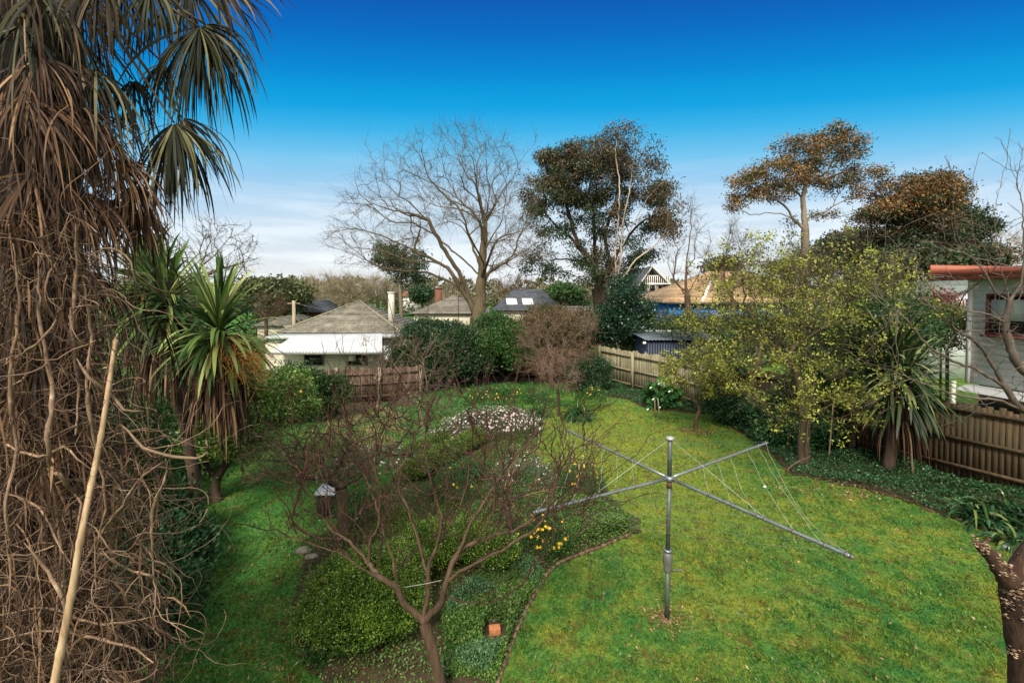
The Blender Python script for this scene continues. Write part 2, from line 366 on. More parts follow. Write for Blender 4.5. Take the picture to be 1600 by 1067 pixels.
def resample(p,step):
    p=np.asarray(p,float)
    if len(p)>2:   # catmull-rom
        q=[]; e=np.vstack([2*p[0]-p[1],p,2*p[-1]-p[-2]])
        for i in range(1,len(e)-2):
            m=max(2,int(np.linalg.norm(e[i+1]-e[i])/step)); 
            for t in np.linspace(0,1,m,endpoint=False):
                q.append(.5*((2*e[i])+(-e[i-1]+e[i+1])*t+(2*e[i-1]-5*e[i]+4*e[i+1]-e[i+2])*t*t+(-e[i-1]+3*e[i]-3*e[i+1]+e[i+2])*t**3))
        q.append(p[-1]); return np.array(q)
    m=max(2,int(np.linalg.norm(p[1]-p[0])/step)+1); return p[0]+(p[1]-p[0])*np.linspace(0,1,m)[:,None]
def twig_sprout(tr,mb,n,ln,r,rmax,up=.2,spread=.7,out=None,k=4):
    c=np.where(tr.rad<=rmax)[0]
    if not len(c): return np.zeros((0,3))
    i=rng.choice(c,n); j=np.array(tr.par)[i]; j[j<0]=0; f=rng.random((n,1)); p=tr.P[i]*(1-f)+tr.P[j]*f
    d=tr.T[i]+rng.normal(0,spread,(n,3))+np.array([0,0,up]); L_=ln*rng.uniform(.4,1.3,n)
    return mb.twigs(p,d,L_,r*rng.uniform(.7,1.2,n),k=k)
# ==================================================================== SETTING
def grid_axis(segs):
    out=[]
    for a,b,s_ in segs: out+=list(np.arange(a,b,s_))
    return np.array(out+[segs[-1][1]])
gx=grid_axis([(-1500,-300,300),(-300,-30,30),(-30,-12,3),(-12,14,.25),(14,30,2),(30,300,30),(300,1500,300)])
gy=grid_axis([(-60,0,10),(0,26,.25),(26,50,2),(50,300,25),(300,2000,300)])
GX,GY=np.meshgrid(gx,gy); V=np.stack([GX,GY,gh(GX,GY)],-1).reshape(-1,3); nx=len(gx); i=np.arange(len(gy)-1)[:,None]*nx; j=np.arange(nx-1)[None,:]
mb=MB(); mb.add(V,np.stack([i+j,i+j+1,i+nx+j+1,i+nx+j],-1).reshape(-1,4)); g=mb.build('ground',M_lawn(),smooth=True); g['kind']='structure'

# ---- garden beds: outline polygons in plan (measured)
def gpoly(lst): return np.array([G(*q)[:2] for q in lst])
bed_c=gpoly([(1000,832),(960,848),(905,868),(868,885),(846,912),(822,955),(803,1000),(786,1045),(772,1090),(640,1130),(520,1090),(470,1030),(455,960),(470,900),(480,870),(470,850),(520,830),(560,790),(600,760),(632,735),(640,700),(700,672),(760,645),(820,640),(850,660),(840,690),(835,720),(870,740),(940,745),(950,770),(975,800),(1000,815)])
bed_r=np.array([[4.3,23.2],[3.2,21.5],[3.6,20.3],[4.9,19.2],[5.2,17.4]]+[list(G(*q)[:2]) for q in [(1110,648),(1150,672),(1200,705),(1235,742),(1290,752),(1350,765),(1410,782),(1470,805),(1530,828),(1600,862),(1700,900)]]+[[12.5,9.0],[12.,8.5],[10.9,11.5],[4.6,23.4]])
bed_b=np.array([[-8,21],[-9,17.5],[-7,17],[-5,18.6],[-2.5,21.3],[.5,22.6],[2.4,22.9],[4.2,23],[4.0,25.5],[-3,26],[-8,22]])
bed_l=np.array([[-3.9,2.6],[-3.4,4.2],[-4.1,5.2],[-4.85,6.3],[-5.4,7.2],[-6.1,8.2],[-7.2,9.8],[-9,12],[-12,12],[-12,2],[-4.2,1.5]])
def inpoly(x,y,pl):
    r=np.zeros(x.shape,bool); n=len(pl); j=n-1
    for i in range(n):
        xi,yi=pl[i]; xj,yj=pl[j]
        r^=((yi>y)!=(yj>y))&(x<(xj-xi)*(y-yi)/(yj-yi+1e-12)+xi); j=i
    return r
def sheet(name,pl,m,dz,step=.2,lab=None,wob=.0):
    x0,y0=pl.min(0)-.3; x1,y1=pl.max(0)+.3; xs=np.arange(x0,x1,step); ys=np.arange(y0,y1,step); A,B=np.meshgrid(xs,ys)
    ins=inpoly(A[:-1,:-1]+step/2,B[:-1,:-1]+step/2,pl); k=len(xs); ii,jj=np.where(ins); b=ii*k+jj
    V=np.stack([A,B,gh(A,B)+dz+wob*np.abs(np.sin(A*5.1+2*np.sin(B*3))*np.cos(B*4.3))],-1).reshape(-1,3)
    Q=np.stack([b,b+1,b+k+1,b+k],-1); mb=MB(); used=np.unique(Q); rm=np.full(len(V),-1); rm[used]=np.arange(len(used)); mb.add(V[used],rm[Q])
    o=mb.build(name,m,smooth=True); o['kind']='structure'; return o
soil=M_bark('garden_soil',(.035,.022,.013),(.085,.055,.032),(.14,.1,.06),scale=9,stretch=(1,1,1),bump=.9)
sheet('garden_bed',bed_c,soil,.012,.08,wob=.03); sheet('garden_bed',bed_r,soil,.012,.12,wob=.03)
sheet('garden_bed',bed_b,soil,.012,.2,wob=.03); sheet('garden_bed',bed_l,soil,.012,.15,wob=.03)
# bed edging of thin timber following the lawn curve
ed=np.array([G(*q) for q in [(985,836),(940,855),(905,868),(868,885),(846,912),(822,955),(803,1000),(786,1045),(772,1090)]])
edm=M_bark('edging_wood',(.09,.055,.035),(.2,.13,.085),scale=12)
q=resample(ed,.12); mb=MB()
for a_,b_ in zip(q[:-1],q[1:]):
    d=b_-a_; rz=math.atan2(d[1],d[0]); mb.box((a_+b_)/2+np.array([0,0,.015+.006*rng.normal()]),(np.linalg.norm(d)+.01,.035,.07),rz)
tag(mb.build('bed_edging',edm),'low brown timber edging curving between the lawn and the flower bed','edging')

# ---- lawn blades
def scatter_region(n,ymin,ymax,p=2.0):
    u=rng.random(n); y=1/((1/ymin)+(1/ymax-1/ymin)*u); x=(rng.random(n)*2-1)*(y*1.2+1.2); return x,y
n=560000; x,y=scatter_region(n,2.6,24.5)
fence_x=4.5+.517*(22.9-y)
keep=(x<fence_x-.1)&(x>-11)&~inpoly(x,y,bed_c)&~inpoly(x,y,bed_r)&~inpoly(x,y,bed_l)&~inpoly(x,y,bed_b)
tuft=np.sin(x*7+3*np.sin(y*5))*np.sin(y*8+2*np.sin(x*6)); keep&=(rng.random(n)<.72+.28*tuft)
x=x[keep];y=y[keep];n=len(x)
p0=np.stack([x,y,gh(x,y)-.004],1); hgt=(.018+.0022*y)*rng.uniform(.5,1.5,n)*(1+.35*tuft[keep]); wd=(.0035+.00085*y)*rng.uniform(.6,1.3,n)
d=unit(np.stack([rng.normal(0,.75,n),rng.normal(0,.75,n),np.ones(n)*.8],1)); sd_=unit(np.cross(d,rng.normal(size=(n,3))))
V=np.stack([p0-sd_*wd[:,None],p0+sd_*wd[:,None],p0+d*(hgt*1.6)[:,None]],1).reshape(-1,3)
mb=MB(); mb.add(V,None,np.arange(n*3).reshape(-1,3),np.repeat(rng.random(n),3)); tag(mb.build('grass',MAT_BLADE),'short mossy lawn grass in yellow green and brown patches','grass',kind='stuff')

# tall lush weedy grass behind the daisies and along beds
lush=M_leaf('lush_grass',[(.02,.14,.025),(.05,.24,.04),(.12,.32,.06)],trans=.3)
def tallgrass(poly,n,h,mb):
    x0,y0=poly.min(0);x1,y1=poly.max(0); x=rng.uniform(x0,x1,n*2);y=rng.uniform(y0,y1,n*2);k=inpoly(x,y,poly);x=x[k][:n];y=y[k][:n];m=len(x)
    h=h*(.6+.4*np.sin(x*2.1)*np.sin(y*1.7)); p=np.stack([x,y,gh(x,y)],1); d=np.stack([rng.normal(0,.35,m),rng.normal(0,.35,m),np.ones(m)],1)
    mb.straps(p,d,h*rng.uniform(.6,1.3,m),.014+.001*y,1.0,k=4)
mb=MB(); tallgrass(gpoly([(640,625),(690,605),(750,598),(850,600),(900,612),(900,632),(850,640),(790,635),(720,645),(650,660)]),9000,.26,mb)
tallgrass(gpoly([(545,650),(600,632),(640,640),(640,680),(560,690)]),3000,.22,mb)
tag(mb.build('tall_grass',lush),'lush bright green long grass behind the pink daisies','grass',kind='stuff')

# ground cover ivy along the right fence
ivy=M_leaf('ivy_leaf',[(.012,.05,.018),(.026,.09,.030),(.06,.14,.045)],trans=.12,rough=.4)
BRK=G(773,990)
def clear(x,y): return (((x-BRK[0])/.16)**2+((y-BRK[1]+.12)/.28)**2)>1
def cover(poly,n,h,sz,mb,flat=.5):
    x0,y0=poly.min(0);x1,y1=poly.max(0); x=rng.uniform(x0,x1,n*3);y=rng.uniform(y0,y1,n*3);k=inpoly(x,y,poly)&clear(x,y);x=x[k][:n];y=y[k][:n];m=len(x)
    hh=h*(.35+.65*np.abs(np.sin(x*1.9+np.sin(y*1.3)*2)*np.cos(y*1.6)))
    p=np.stack([x,y,gh(x,y)+hh*rng.random(m)**.5],1); mb.leaves(p,sz,sz*.75,d=np.array([0,0,.35]),spread=1.6)
def offset_poly(pl,dx): q=pl.copy(); q[:,0]+=dx; return q
mb=MB(); br=bed_r.copy(); cover(br,70000,.34,.05,mb)
strip=np.array([[x_,y_] for x_,y_ in bed_r]); 
tag(mb.build('ground_cover',ivy),'dark green trailing ground cover along the right hand paling fence','ground cover',kind='stuff')
weed=M_leaf('weed_leaf',[(.02,.09,.014),(.05,.15,.022),(.12,.21,.035),(.2,.25,.08)],trans=.3)
mb=MB(); cover(bed_c,90000,.11,.032,mb); 
cover(gpoly([(860,880),(840,840),(850,800),(900,790),(960,800),(985,815),(985,835),(930,852)]),26000,.38,.036,mb)
cover(gpoly([(700,1060),(690,960),(750,900),(830,880),(850,905),(815,960),(800,1000),(775,1070)]),26000,.26,.036,mb)
cover(bed_l,12000,.15,.07,mb)
tag(mb.build('bed_weeds',weed),'mixed low green weeds and self sown herbs filling the flower beds','ground cover',kind='stuff')
def patchcover(name,label,poly,n,h,sz,m,asp=.5,thr=.0):
    x0,y0=poly.min(0);x1,y1=poly.max(0); x=rng.uniform(x0,x1,n*3);y=rng.uniform(y0,y1,n*3)
    nz=np.sin(x*4.1+2*np.sin(y*2.7))+np.sin(y*5.3+2*np.sin(x*3.3)); k=inpoly(x,y,poly)&(nz>thr)&clear(x,y); x=x[k][:n];y=y[k][:n];nz=nz[k][:n];q=len(x)
    p=np.stack([x,y,gh(x,y)+h*np.clip(.3+.35*(nz-thr),.2,1)*rng.random(q)],1); mb=MB(); mb.leaves(p,sz,sz*asp,d=np.array([0,0,.5]),spread=1.3); tag(mb.build(name,m),label,'ground cover',kind='stuff')
patchcover('silver_herbs','greyish blue green herbs in the bed right of the foreground trunk',gpoly([(690,1060),(700,960),(760,900),(840,890),(845,915),(800,990),(770,1060)]),16000,.3,.05,M_leaf('silver_leaf',[(.03,.10,.03),(.07,.16,.06),(.14,.23,.11)],trans=.2),.3,-.2)
patchcover('lime_ground_cover','bright lime green spreading plants behind the box bushes',gpoly([(560,850),(600,800),(700,790),(760,810),(800,850),(760,890),(640,860)]),9000,.22,.035,M_leaf('lime_leaf',[(.07,.15,.02),(.14,.25,.03),(.26,.36,.06)],trans=.3),.6,-.3)
patchcover('mixed_herbs','leafy green herbs between the box hedges and yellow daisies',gpoly([(640,770),(700,740),(800,700),(880,740),(930,770),(900,840),(820,880),(700,800)]),22000,.38,.05,M_leaf('mixed_herb',[(.02,.08,.018),(.05,.15,.03),(.11,.22,.05)],trans=.25),.35,.1)
patchcover('straw_grass','dry straw coloured grass beyond the old apple tree',gpoly([(500,690),(520,650),(600,640),(640,660),(620,700),(560,715)]),9000,.25,.09,M_leaf('straw',[(.16,.11,.05),(.30,.22,.10),(.42,.33,.18)],trans=.1),.15,-.6)
# clover and weeds growing through the lawn
x,y=scatter_region(520,3,20); k=(x<4.2+.517*(22.9-y))&(x>-6)&~inpoly(x,y,bed_c)&~inpoly(x,y,bed_r)&~inpoly(x,y,bed_l); x=x[k];y=y[k]
cx_=np.repeat(x,16)+rng.normal(0,.07,len(x)*16); cy_=np.repeat(y,16)+rng.normal(0,.07,len(x)*16); mb=MB(); mb.leaves(np.stack([cx_,cy_,gh(cx_,cy_)+.03],1),.045,.035,d=np.array([0,0,.25]),spread=1.2); tag(mb.build('lawn_weeds',M_leaf('clover',[(.03,.10,.018),(.06,.15,.025),(.11,.2,.04)],trans=.2)),'small broad leaved weeds scattered through the lawn','weeds',kind='stuff')
# leaf litter
lit=M_leaf('dry_leaf',[(.10,.05,.02),(.2,.11,.05),(.33,.22,.12)],trans=0)
mb=MB(); x,y=scatter_region(2600,3,22); k=(x<4.3+.517*(22.9-y)); x=x[k];y=y[k]; mb.leaves(np.stack([x,y,gh(x,y)+.02],1),.05,.03,spread=1)
c=G(1088,675); q=np.stack([c[0]+rng.normal(0,.35,260),c[1]+rng.normal(0,.25,260),np.full(260,.035)],1); mb.leaves(q,.06,.04)
c=G(1310,760); q=np.stack([c[0]+rng.normal(0,.9,500),c[1]+rng.normal(0,.4,500),np.full(500,.05)],1); mb.leaves(q,.06,.04)
c=G(520,850); q=np.stack([c[0]+rng.normal(0,.5,600),c[1]+rng.normal(0,.4,600),np.full(600,.03)],1); mb.leaves(q,.05,.03)
c=G(440,990); q=np.stack([c[0]+rng.normal(0,.35,600),c[1]+rng.normal(0,.5,600),np.full(600,.03)],1); mb.leaves(q,.05,.02)
c=hb_w=G(1042,970); q=np.stack([c[0]+rng.normal(0,.16,260),c[1]+rng.normal(0,.13,260),np.full(260,.03)],1); mb.leaves(q,.05,.02)
tag(mb.build('leaf_litter',lit),'dry brown fallen leaves scattered over the lawn','leaves',kind='stuff')

# ==================================================================== FENCES
def fence(name,label,A,B,h,m,mpost,n_posts,rails=(.25,.75,1.25),front=-1,top_cap=False,post_r=.06,post_h=None,jh=.03,zoff=0):
    A=np.array(A,float);B=np.array(B,float); D=B-A; Ln=np.linalg.norm(D); u=D/Ln; rz=math.atan2(u[1],u[0]); nr=np.array([-u[1],u[0]])*front
    root=thing(name,label,'fence',(A[0],A[1],float(gh(*A))))
    mb=MB(); k=int(Ln/.105)
    for i in range(k):
        c=A+u*(i+.5)*Ln/k; z=float(gh(*c))+zoff; hh=h+jh*rng.normal(); o=.007*(i%2)
        mb.box((c[0]-nr[0]*o,c[1]-nr[1]*o,z+hh/2),(Ln/k*(1.06 if i%2 else .96),.014,hh),rz+.006*rng.normal())
    mb.build('paling_panel',m,root)
    for r_ in rails:
        mb=MB(); ks=max(2,n_posts-1)
        for i in range(ks):
            a_=A+u*Ln*i/ks; b_=A+u*Ln*(i+1)/ks; c=(a_+b_)/2+nr*.045; za=float(gh(*a_));zb=float(gh(*b_))
            d3=np.array([b_[0]-a_[0],b_[1]-a_[1],zb-za]); l3=np.linalg.norm(d3); e=d3/l3; s_=np.array([-u[1],u[0],0]); t_=np.cross(e,s_)
            mb.box((c[0],c[1],(za+zb)/2+r_+zoff),(l3-.01,.045,.075),ax=[e,s_,t_])
        mb.build('rail',m,root)
    for i in range(n_posts):
        c=A+u*Ln*i/(n_posts-1)+nr*.085; mb=MB(); hh=(post_h or h+.02)+.03*rng.normal(); mb.box((c[0],c[1],float(gh(*c))+hh/2+zoff),(post_r*2,post_r*1.6,hh),rz+.03*rng.normal()); mb.build('post',mpost,root)
    return root
def M_wood(name,c1,c2,c3,moss=None):
    m,n,l,b=mat(name); ns=noise(n,l,3,6,.65,stretch=(3,3,.35)); at=n.new('ShaderNodeAttribute'); at.attribute_name='rnd'
    r=rampn(n,l,ns.outputs[0],[(.3,c1),(.5,c2),(.72,c3)]); vr=rampn(n,l,at.outputs['Fac'],[(0,(.62,.62,.62)),(1,(1.25,1.25,1.25))])
    col=mixn(n,l,1.0,r.outputs[0],vr.outputs[0],'MULTIPLY')
    if moss:
        n2=noise(n,l,1.3,6,.7); rr=rampn(n,l,n2.outputs[0],[(.45,(0,0,0)),(.65,(.6,.6,.6))]); col=mixn(n,l,rr.outputs[0],col,moss)
    l.new(col,b.inputs['Base Color']); b.inputs['Roughness'].default_value=.85; b.inputs['Specular IOR Level'].default_value=.2
    bp=n.new('ShaderNodeBump'); bp.inputs['Strength'].default_value=.5; bp.inputs['Distance'].default_value=.01; l.new(ns.outputs[0],bp.inputs['Height']); l.new(bp.outputs[0],b.inputs['Normal']); return m
w_far=M_wood('paling_grey',(.14,.12,.075),(.24,.21,.135),(.33,.30,.2),(.17,.18,.09))
w_near=M_wood('paling_brown',(.032,.021,.012),(.070,.046,.026),(.12,.080,.045),(.055,.05,.025))
w_left=M_wood('paling_redbrown',(.055,.036,.026),(.115,.074,.052),(.18,.125,.092))
fA=np.array([4.5,22.9]); fu=np.array([.459,-.888])
fence('paling_fence','pale weathered paling fence by the blue shed at the end of the garden',fA,fA+fu*7.2,1.82,w_far,w_far,4,rails=(.3,.95,1.6),front=-1)
fence('paling_fence','brown paling fence along the right side under the fruit trees',fA+fu*7.22,fA+fu*18.5,1.88,w_near,w_near,5,rails=(.35,1.0,1.7),front=-1)
fence('paling_fence','shaded brown paling fence across the back between the evergreens and the corner',(-3.2,25.6),(4.42,22.95),1.55,w_near,w_near,4,rails=(.3,.8,1.3),front=-1)
postw=M_flat('post_pale',(.33,.28,.2),.85,.2,6)
fence('paling_fence','reddish brown low paling fence with pale posts before the white neighbouring house',(-9.6,19.6),(-4.3,21.25),1.55,w_left,postw,4,rails=(.3,.85,1.3),front=-1,post_h=1.6,jh=.035)
# ==================================================================== CLOTHES HOIST
gal=M_flat('galvanised_steel',(.22,.25,.27),.42,.25,22,metal=.6,dirt=(.13,.10,.08),dirtamt=.35)
gal2=M_flat('galvanised_pole',(.095,.115,.105),.5,.3,14,metal=.35,dirt=(.10,.09,.07),dirtamt=.4)
cast=M_flat('cast_housing',(.13,.135,.125),.6,.2,20,metal=.3,dirt=(.2,.08,.04),dirtamt=.6)
wire_m=M_flat('line_cord',(.62,.66,.62),.5,.1,10); wire_d=M_flat('stay_wire',(.16,.15,.14),.5,.1,10,metal=.5)
hb=G(1042,970); hx,hy=hb[0],hb[1]; hub=P(1046,747,hy); top=P(1047,682,hy)
ho=thing('clothes_hoist','galvanised rotary clothes hoist with four arms standing on the lawn','clothes hoist',hb)
mb=MB(); mb.tube([[hx,hy,-.02],[hx,hy,P(1042,885,hy)[2]]],.030,14); mb.build('lower_pole',gal2,ho,True)
zc0=P(1043,893,hy)[2]; zc1=P(1043,862,hy)[2]
mb=MB(); zz=np.array([0,.06,.12,.5,.82,.9,1.0]); rr=np.array([.036,.05,.046,.062,.066,.058,.04]); mb.tube(np.stack([np.full(7,hx),np.full(7,hy),zc0+(zc1-zc0)*zz],1),rr,16)
hs=mb.build('gear_housing',cast,ho,True)
mb=MB(); mb.tube([[hx,hy,zc1+.015],[hx,hy,zc1+.035]],.056,16); mb.build('collar',gal,ho,True)
mb=MB(); mb.tube([[hx+.04,hy-.03,zc0+.05],[hx+.10,hy-.05,zc0+.05],[hx+.105,hy-.05,zc0+.035]],.009,8); mb.tube([[hx+.10,hy-.05,zc0+.045],[hx+.20,hy-.06,zc0+.07]],.012,8); mb.build('crank_handle',cast,ho,True)
mb=MB(); mb.tube([[hx,hy,zc1],[hub[0],hub[1],hub[2]-.12]],.028,14); mb.build('upper_pole',gal2,ho,True)
rust=M_bark('rusty_sleeve',(.10,.05,.03),(.2,.13,.1),(.3,.28,.26),scale=14)
mb=MB(); mb.tube([[hub[0],hub[1],hub[2]-.13],[hub[0],hub[1],hub[2]-.03]],.034,14); mb.build('sleeve',rust,ho,True)
mb=MB(); mb.tube([[hub[0],hub[1],hub[2]-.04],[hub[0],hub[1],hub[2]-.02],[hub[0],hub[1],hub[2]+.025],[hub[0],hub[1],hub[2]+.035]],[.04,.062,.062,.04],16); mb.build('hub',gal,ho,True)
mb=MB(); mb.tube([[hub[0],hub[1],hub[2]+.03],[top[0],top[1],top[2]-.03]],.030,14); mb.build('mast',gal2,ho,True)
mb=MB(); mb.tube([[top[0],top[1],top[2]-.05],[top[0],top[1],top[2]-.035],[top[0],top[1],top[2]-.01],[top[0],top[1],top[2]]],[.038,.055,.055,.03],14); mb.build('mast_cap',M_flat('cap_metal',(.36,.38,.37),.5,.1,20,metal=.3),ho,True)
zt=hub[2]+.05
tips=[H(886,672,zt),H(1198,692,zt),H(1329,869,zt),H(836,800,zt)]
arms=[]
for t_ in tips:
    mb=MB(); d=unit(t_-hub); mb.tube([hub+d*.05,hub+d*.4,t_-d*.02,t_],[.021,.019,.0185,.017],12); ar=mb.build('arm',gal,ho,True); arms.append(ar)
    mb=MB(); mb.tube([t_-d*.005,t_+d*.03],[.02,.015],10); mb.build('arm_tip',cast,ar,True)
    for f in (.3,.44,.58,.62,.76,.9,.985):
        c=hub+(t_-hub)*f; mb=MB(); mb.tube([c-d*.012,c+d*.012],.026,10); mb.tube([c+[0,0,.02],c+[0,0,.045]],.006,6); mb.build('line_clip',cast,ar,True)
for a_,b_ in ((0,1),(1,2),(2,3),(3,0)):
    for f in (.30,.44,.58,.76,.88,.985):
        if a_==0 and f in(.44,.76): continue
        A=hub+(tips[a_]-hub)*f+[0,0,.02]; B=hub+(tips[b_]-hub)*f+[0,0,.02]; t=np.linspace(0,1,12)[:,None]
        sag=.05+.22*rng.random()*f if (a_ in (1,3)) else .05
        pp=A+(B-A)*t; pp[:,2]-=sag*4*(t*(1-t))[:,0]; pp[1:-1,:2]+=rng.normal(0,.008,(10,2)); mb=MB(); mb.tube(pp,.0012,5); mb.build('clothes_line',wire_m if a_ in(1,3) else wire_d,ho)
for k_,t_ in enumerate(tips):
    c=hub+(t_-hub)*.62; mb=MB(); mb.tube([top-[0,0,.03],c+[0,0,.02]],.0015,5); mb.build('stay_wire',wire_m if k_>1 else wire_d,ho)
mb=MB(); mb.blob((hx,hy,.0),(.09,.08,.012),12,6,.2); tag(mb.build('footing_pad',M_flat('worn_concrete',(.2,.17,.12),.9,.2,12),ho))

# ==================================================================== FOREGROUND BARE PEACH TREE
FY=4.8
base=np.array([P(700,1067,FY)[0],FY,0.0]); 
root=thing('fruit_tree','leafless open vase shaped fruit tree with reddish shoots in the foreground bed','tree',base)
trk=np.vstack([base,pts([(694,1090),(688,1067),(677,1020),(667,985),(662,970)],FY)])
T_=Tree(resample(trk,.08),.12); T_.ok[-1]=True
LB=[
 ([(662,970),(630,941),(618,915),(598,904),(578,895),(544,872),(524,863),(469,843),(434,839),(421,823),(419,797)],-.5),
 ([(578,895),(572,875),(544,846),(515,826),(506,809),(500,780)],.3),
 ([(572,872),(578,846),(590,823),(594,771),(585,723),(600,680),(619,630)],-.2),
 ([(618,915),(615,880),(601,837),(588,790),(566,735),(552,700),(538,650),(534,600)],.5),
 ([(662,970),(667,941),(670,895),(676,866),(716,797),(730,751),(736,700),(744,616)],.1),
 ([(662,970),(690,941),(699,909),(745,878),(802,849),(848,812),(880,725),(912,690),(938,664)],-.4),
 ([(699,930),(735,940),(768,941),(814,915),(840,878),(868,840),(900,800)],-.6),
 ([(697,906),(713,866),(745,846),(785,832),(802,830),(831,809),(860,770),(880,715)],.4),
 ([(713,866),(735,820),(765,770),(800,720),(835,680),(850,640)],.2),
 ([(670,895),(655,850),(640,800),(620,750),(640,700),(668,640),(700,570)],.6),
 ([(676,866),(690,820),(676,760),(664,700),(668,640),(655,570)],-.3),
 ([(524,863),(500,842),(462,822),(458,800),(470,760)],-.2),
 ([(745,846),(770,800),(775,740),(800,690),(806,650)],-.3),
]
for l_,dy in LB:
    k=len(l_); T_.limb(pts([(a,b,dy*i/(k-1)) for i,(a,b) in enumerate(l_)],FY),jit=.006)
tg=[]
for _ in range(330):
    px=rng.uniform(440,945); c=(px-690)/255; py=rng.uniform(590+110*abs(c)**1.5,840) ; tg.append(P(px,py,FY+rng.normal(0,.45)))
T_.grow(np.array(tg),w=.05,k=1.2,up=.35,jit=.05,curl=.5); T_.finish(.066,.0042,.35)
mb=MB(); T_.emit(mb,.014); mb.build('trunk',bark_brown,root,True)
mb=MB(); T_.emit(mb,0,.014); E=twig_sprout(T_,mb,330,.85,.0068,.022,up=1.1,spread=.38,k=8); E2=twig_sprout(T_,mb,260,.14,.003,.010,up=.6,spread=.5)
mb.twigs(E-rng.random((len(E),1))*np.array([0,0,.35]),rng.normal(0,.45,(len(E),3))+[0,0,.8],.22,.003); mb.build('branches',bark_red,root,True)
mb=MB(); c=np.where(T_.rad<.012)[0]; i_=rng.choice(c,4200); mb.leaves(T_.P[i_]+rng.normal(0,.004,(4200,3)),.018,.010,a=rng.random(4200)); mb.build('buds',M_leaf('bud',[(.05,.02,.015),(.09,.035,.028),(.16,.07,.05)],trans=0),root)
mb=MB(); mb.tube(pts([(632,917),(650,914),(668,911),(690,906)],FY-.08),.0028,6); tag(mb.build('tie_cord',M_flat('old_cord',(.34,.33,.29),.8,.2,20),root),'pale cord tying two limbs together')

# ==================================================================== generic plant builders
box_leaf=M_leaf('box_leaf',[(.018,.055,.010),(.05,.12,.014),(.15,.24,.03),(.34,.40,.07)],trans=.2,rough=.35,nscale=2)
def shrub_cloud(mb,lobes,n,sz,asp=.5,up=.5,stemmb=None):
    """leaves packed near the surface of several lobes; small sprays"""
    tot=sum(l[1][0]*l[1][1]+l[1][2]*l[1][0] for l in lobes)
    for c,r in lobes:
        m=int(n*(r[0]*r[1]+r[2]*r[0])/tot); k=max(4,m//14); s_=unit(rng.normal(size=(k,3))); s_[:,2]=np.abs(s_[:,2])*1.0-.25*rng.random(k)
        rad=rng.uniform(.72,1.06,(k,1)); cc=np.asarray(c)+s_*rad*np.asarray(r)
        out=unit(s_+np.array([0,0,up]))
        idx=rng.integers(0,k,m); p=cc[idx]+rng.normal(0,sz*1.1,(m,3))+out[idx]*rng.random((m,1))*sz*1.2
        d=out[idx]
        dr=unit(d+rng.normal(0,.7,(m,3))); sd=unit(np.cross(dr,rng.normal(size=(m,3)))); up_=np.cross(dr,sd)
        l=sz*rng.uniform(.6,1.3,(m,1)); w2=sz*asp*.5*rng.uniform(.7,1.2,(m,1)); mid=p+dr*l*.5
        V=np.stack([p,mid+sd*w2+up_*w2*.3,p+dr*l,mid-sd*w2+up_*w2*.3],1).reshape(-1,3)
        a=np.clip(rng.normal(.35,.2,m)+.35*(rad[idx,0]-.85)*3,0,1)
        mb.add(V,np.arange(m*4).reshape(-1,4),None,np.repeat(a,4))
def shrub(name,label,lobes,n,sz,m,asp=.5,cat='shrub',stems=True,group=None,core=True,barkm=None,up=.5):
    c0=np.mean([l[0] for l in lobes],0); root=thing(name,label,cat,(c0[0],c0[1],float(gh(c0[0],c0[1]))),group)
    mb=MB(); shrub_cloud(mb,lobes,n,sz,asp,up)
    # inner leaves
    for c,r in lobes:
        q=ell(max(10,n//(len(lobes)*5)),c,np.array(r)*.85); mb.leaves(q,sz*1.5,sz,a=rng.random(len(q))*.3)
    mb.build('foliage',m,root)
    mb=MB()
    b=np.array([c0[0],c0[1],float(gh(c0[0],c0[1]))])
    for c,r in lobes:
        for _ in range(5):
            e=np.asarray(c)+rng.normal(0,.35,3)*np.asarray(r); s0=b+np.array([rng.normal(0,.08),rng.normal(0,.08),-.02]); mb.tube(resample(np.array([s0,(s0+e)/2+rng.normal(0,.08,3),e]),.3),np.linspace(.03,.008,len(resample(np.array([s0,(s0+e)/2,e]),.3)))if False else .014,5)
    mb.build('stems',barkm or bark_brown,root); return root
def gz(x,y): return float(gh(x,y))
# box bush in the foreground bed
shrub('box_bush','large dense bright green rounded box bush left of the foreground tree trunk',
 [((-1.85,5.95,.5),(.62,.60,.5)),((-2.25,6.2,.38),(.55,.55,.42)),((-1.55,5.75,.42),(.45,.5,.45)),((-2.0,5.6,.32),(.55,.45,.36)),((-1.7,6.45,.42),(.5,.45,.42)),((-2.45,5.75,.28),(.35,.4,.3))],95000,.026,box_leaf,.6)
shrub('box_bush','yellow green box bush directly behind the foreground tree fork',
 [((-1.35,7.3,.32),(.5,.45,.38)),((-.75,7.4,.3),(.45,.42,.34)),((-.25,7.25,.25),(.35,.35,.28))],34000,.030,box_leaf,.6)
def hedge(label,A,B,w_,h,n):
    A=np.array(A);B=np.array(B); k=max(3,int(np.linalg.norm(B-A)/(w_*.8))); lobes=[]
    for t in np.linspace(0,1,k):
        c=A+(B-A)*t; lobes.append(((c[0],c[1],h*.5),(w_*.55,w_*.55,h*.55)))
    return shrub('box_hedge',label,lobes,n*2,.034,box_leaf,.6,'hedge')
a_=G(650,752);b_=G(742,698); hedge('low clipped box hedge nearer the foreground tree beside the grass tuft',a_[:2],b_[:2],.55,.5,15000)
a_=G(640,722);b_=G(748,672); hedge('low clipped box hedge behind another one, ending at the pink daisies',a_[:2],b_[:2],.5,.42,11000)
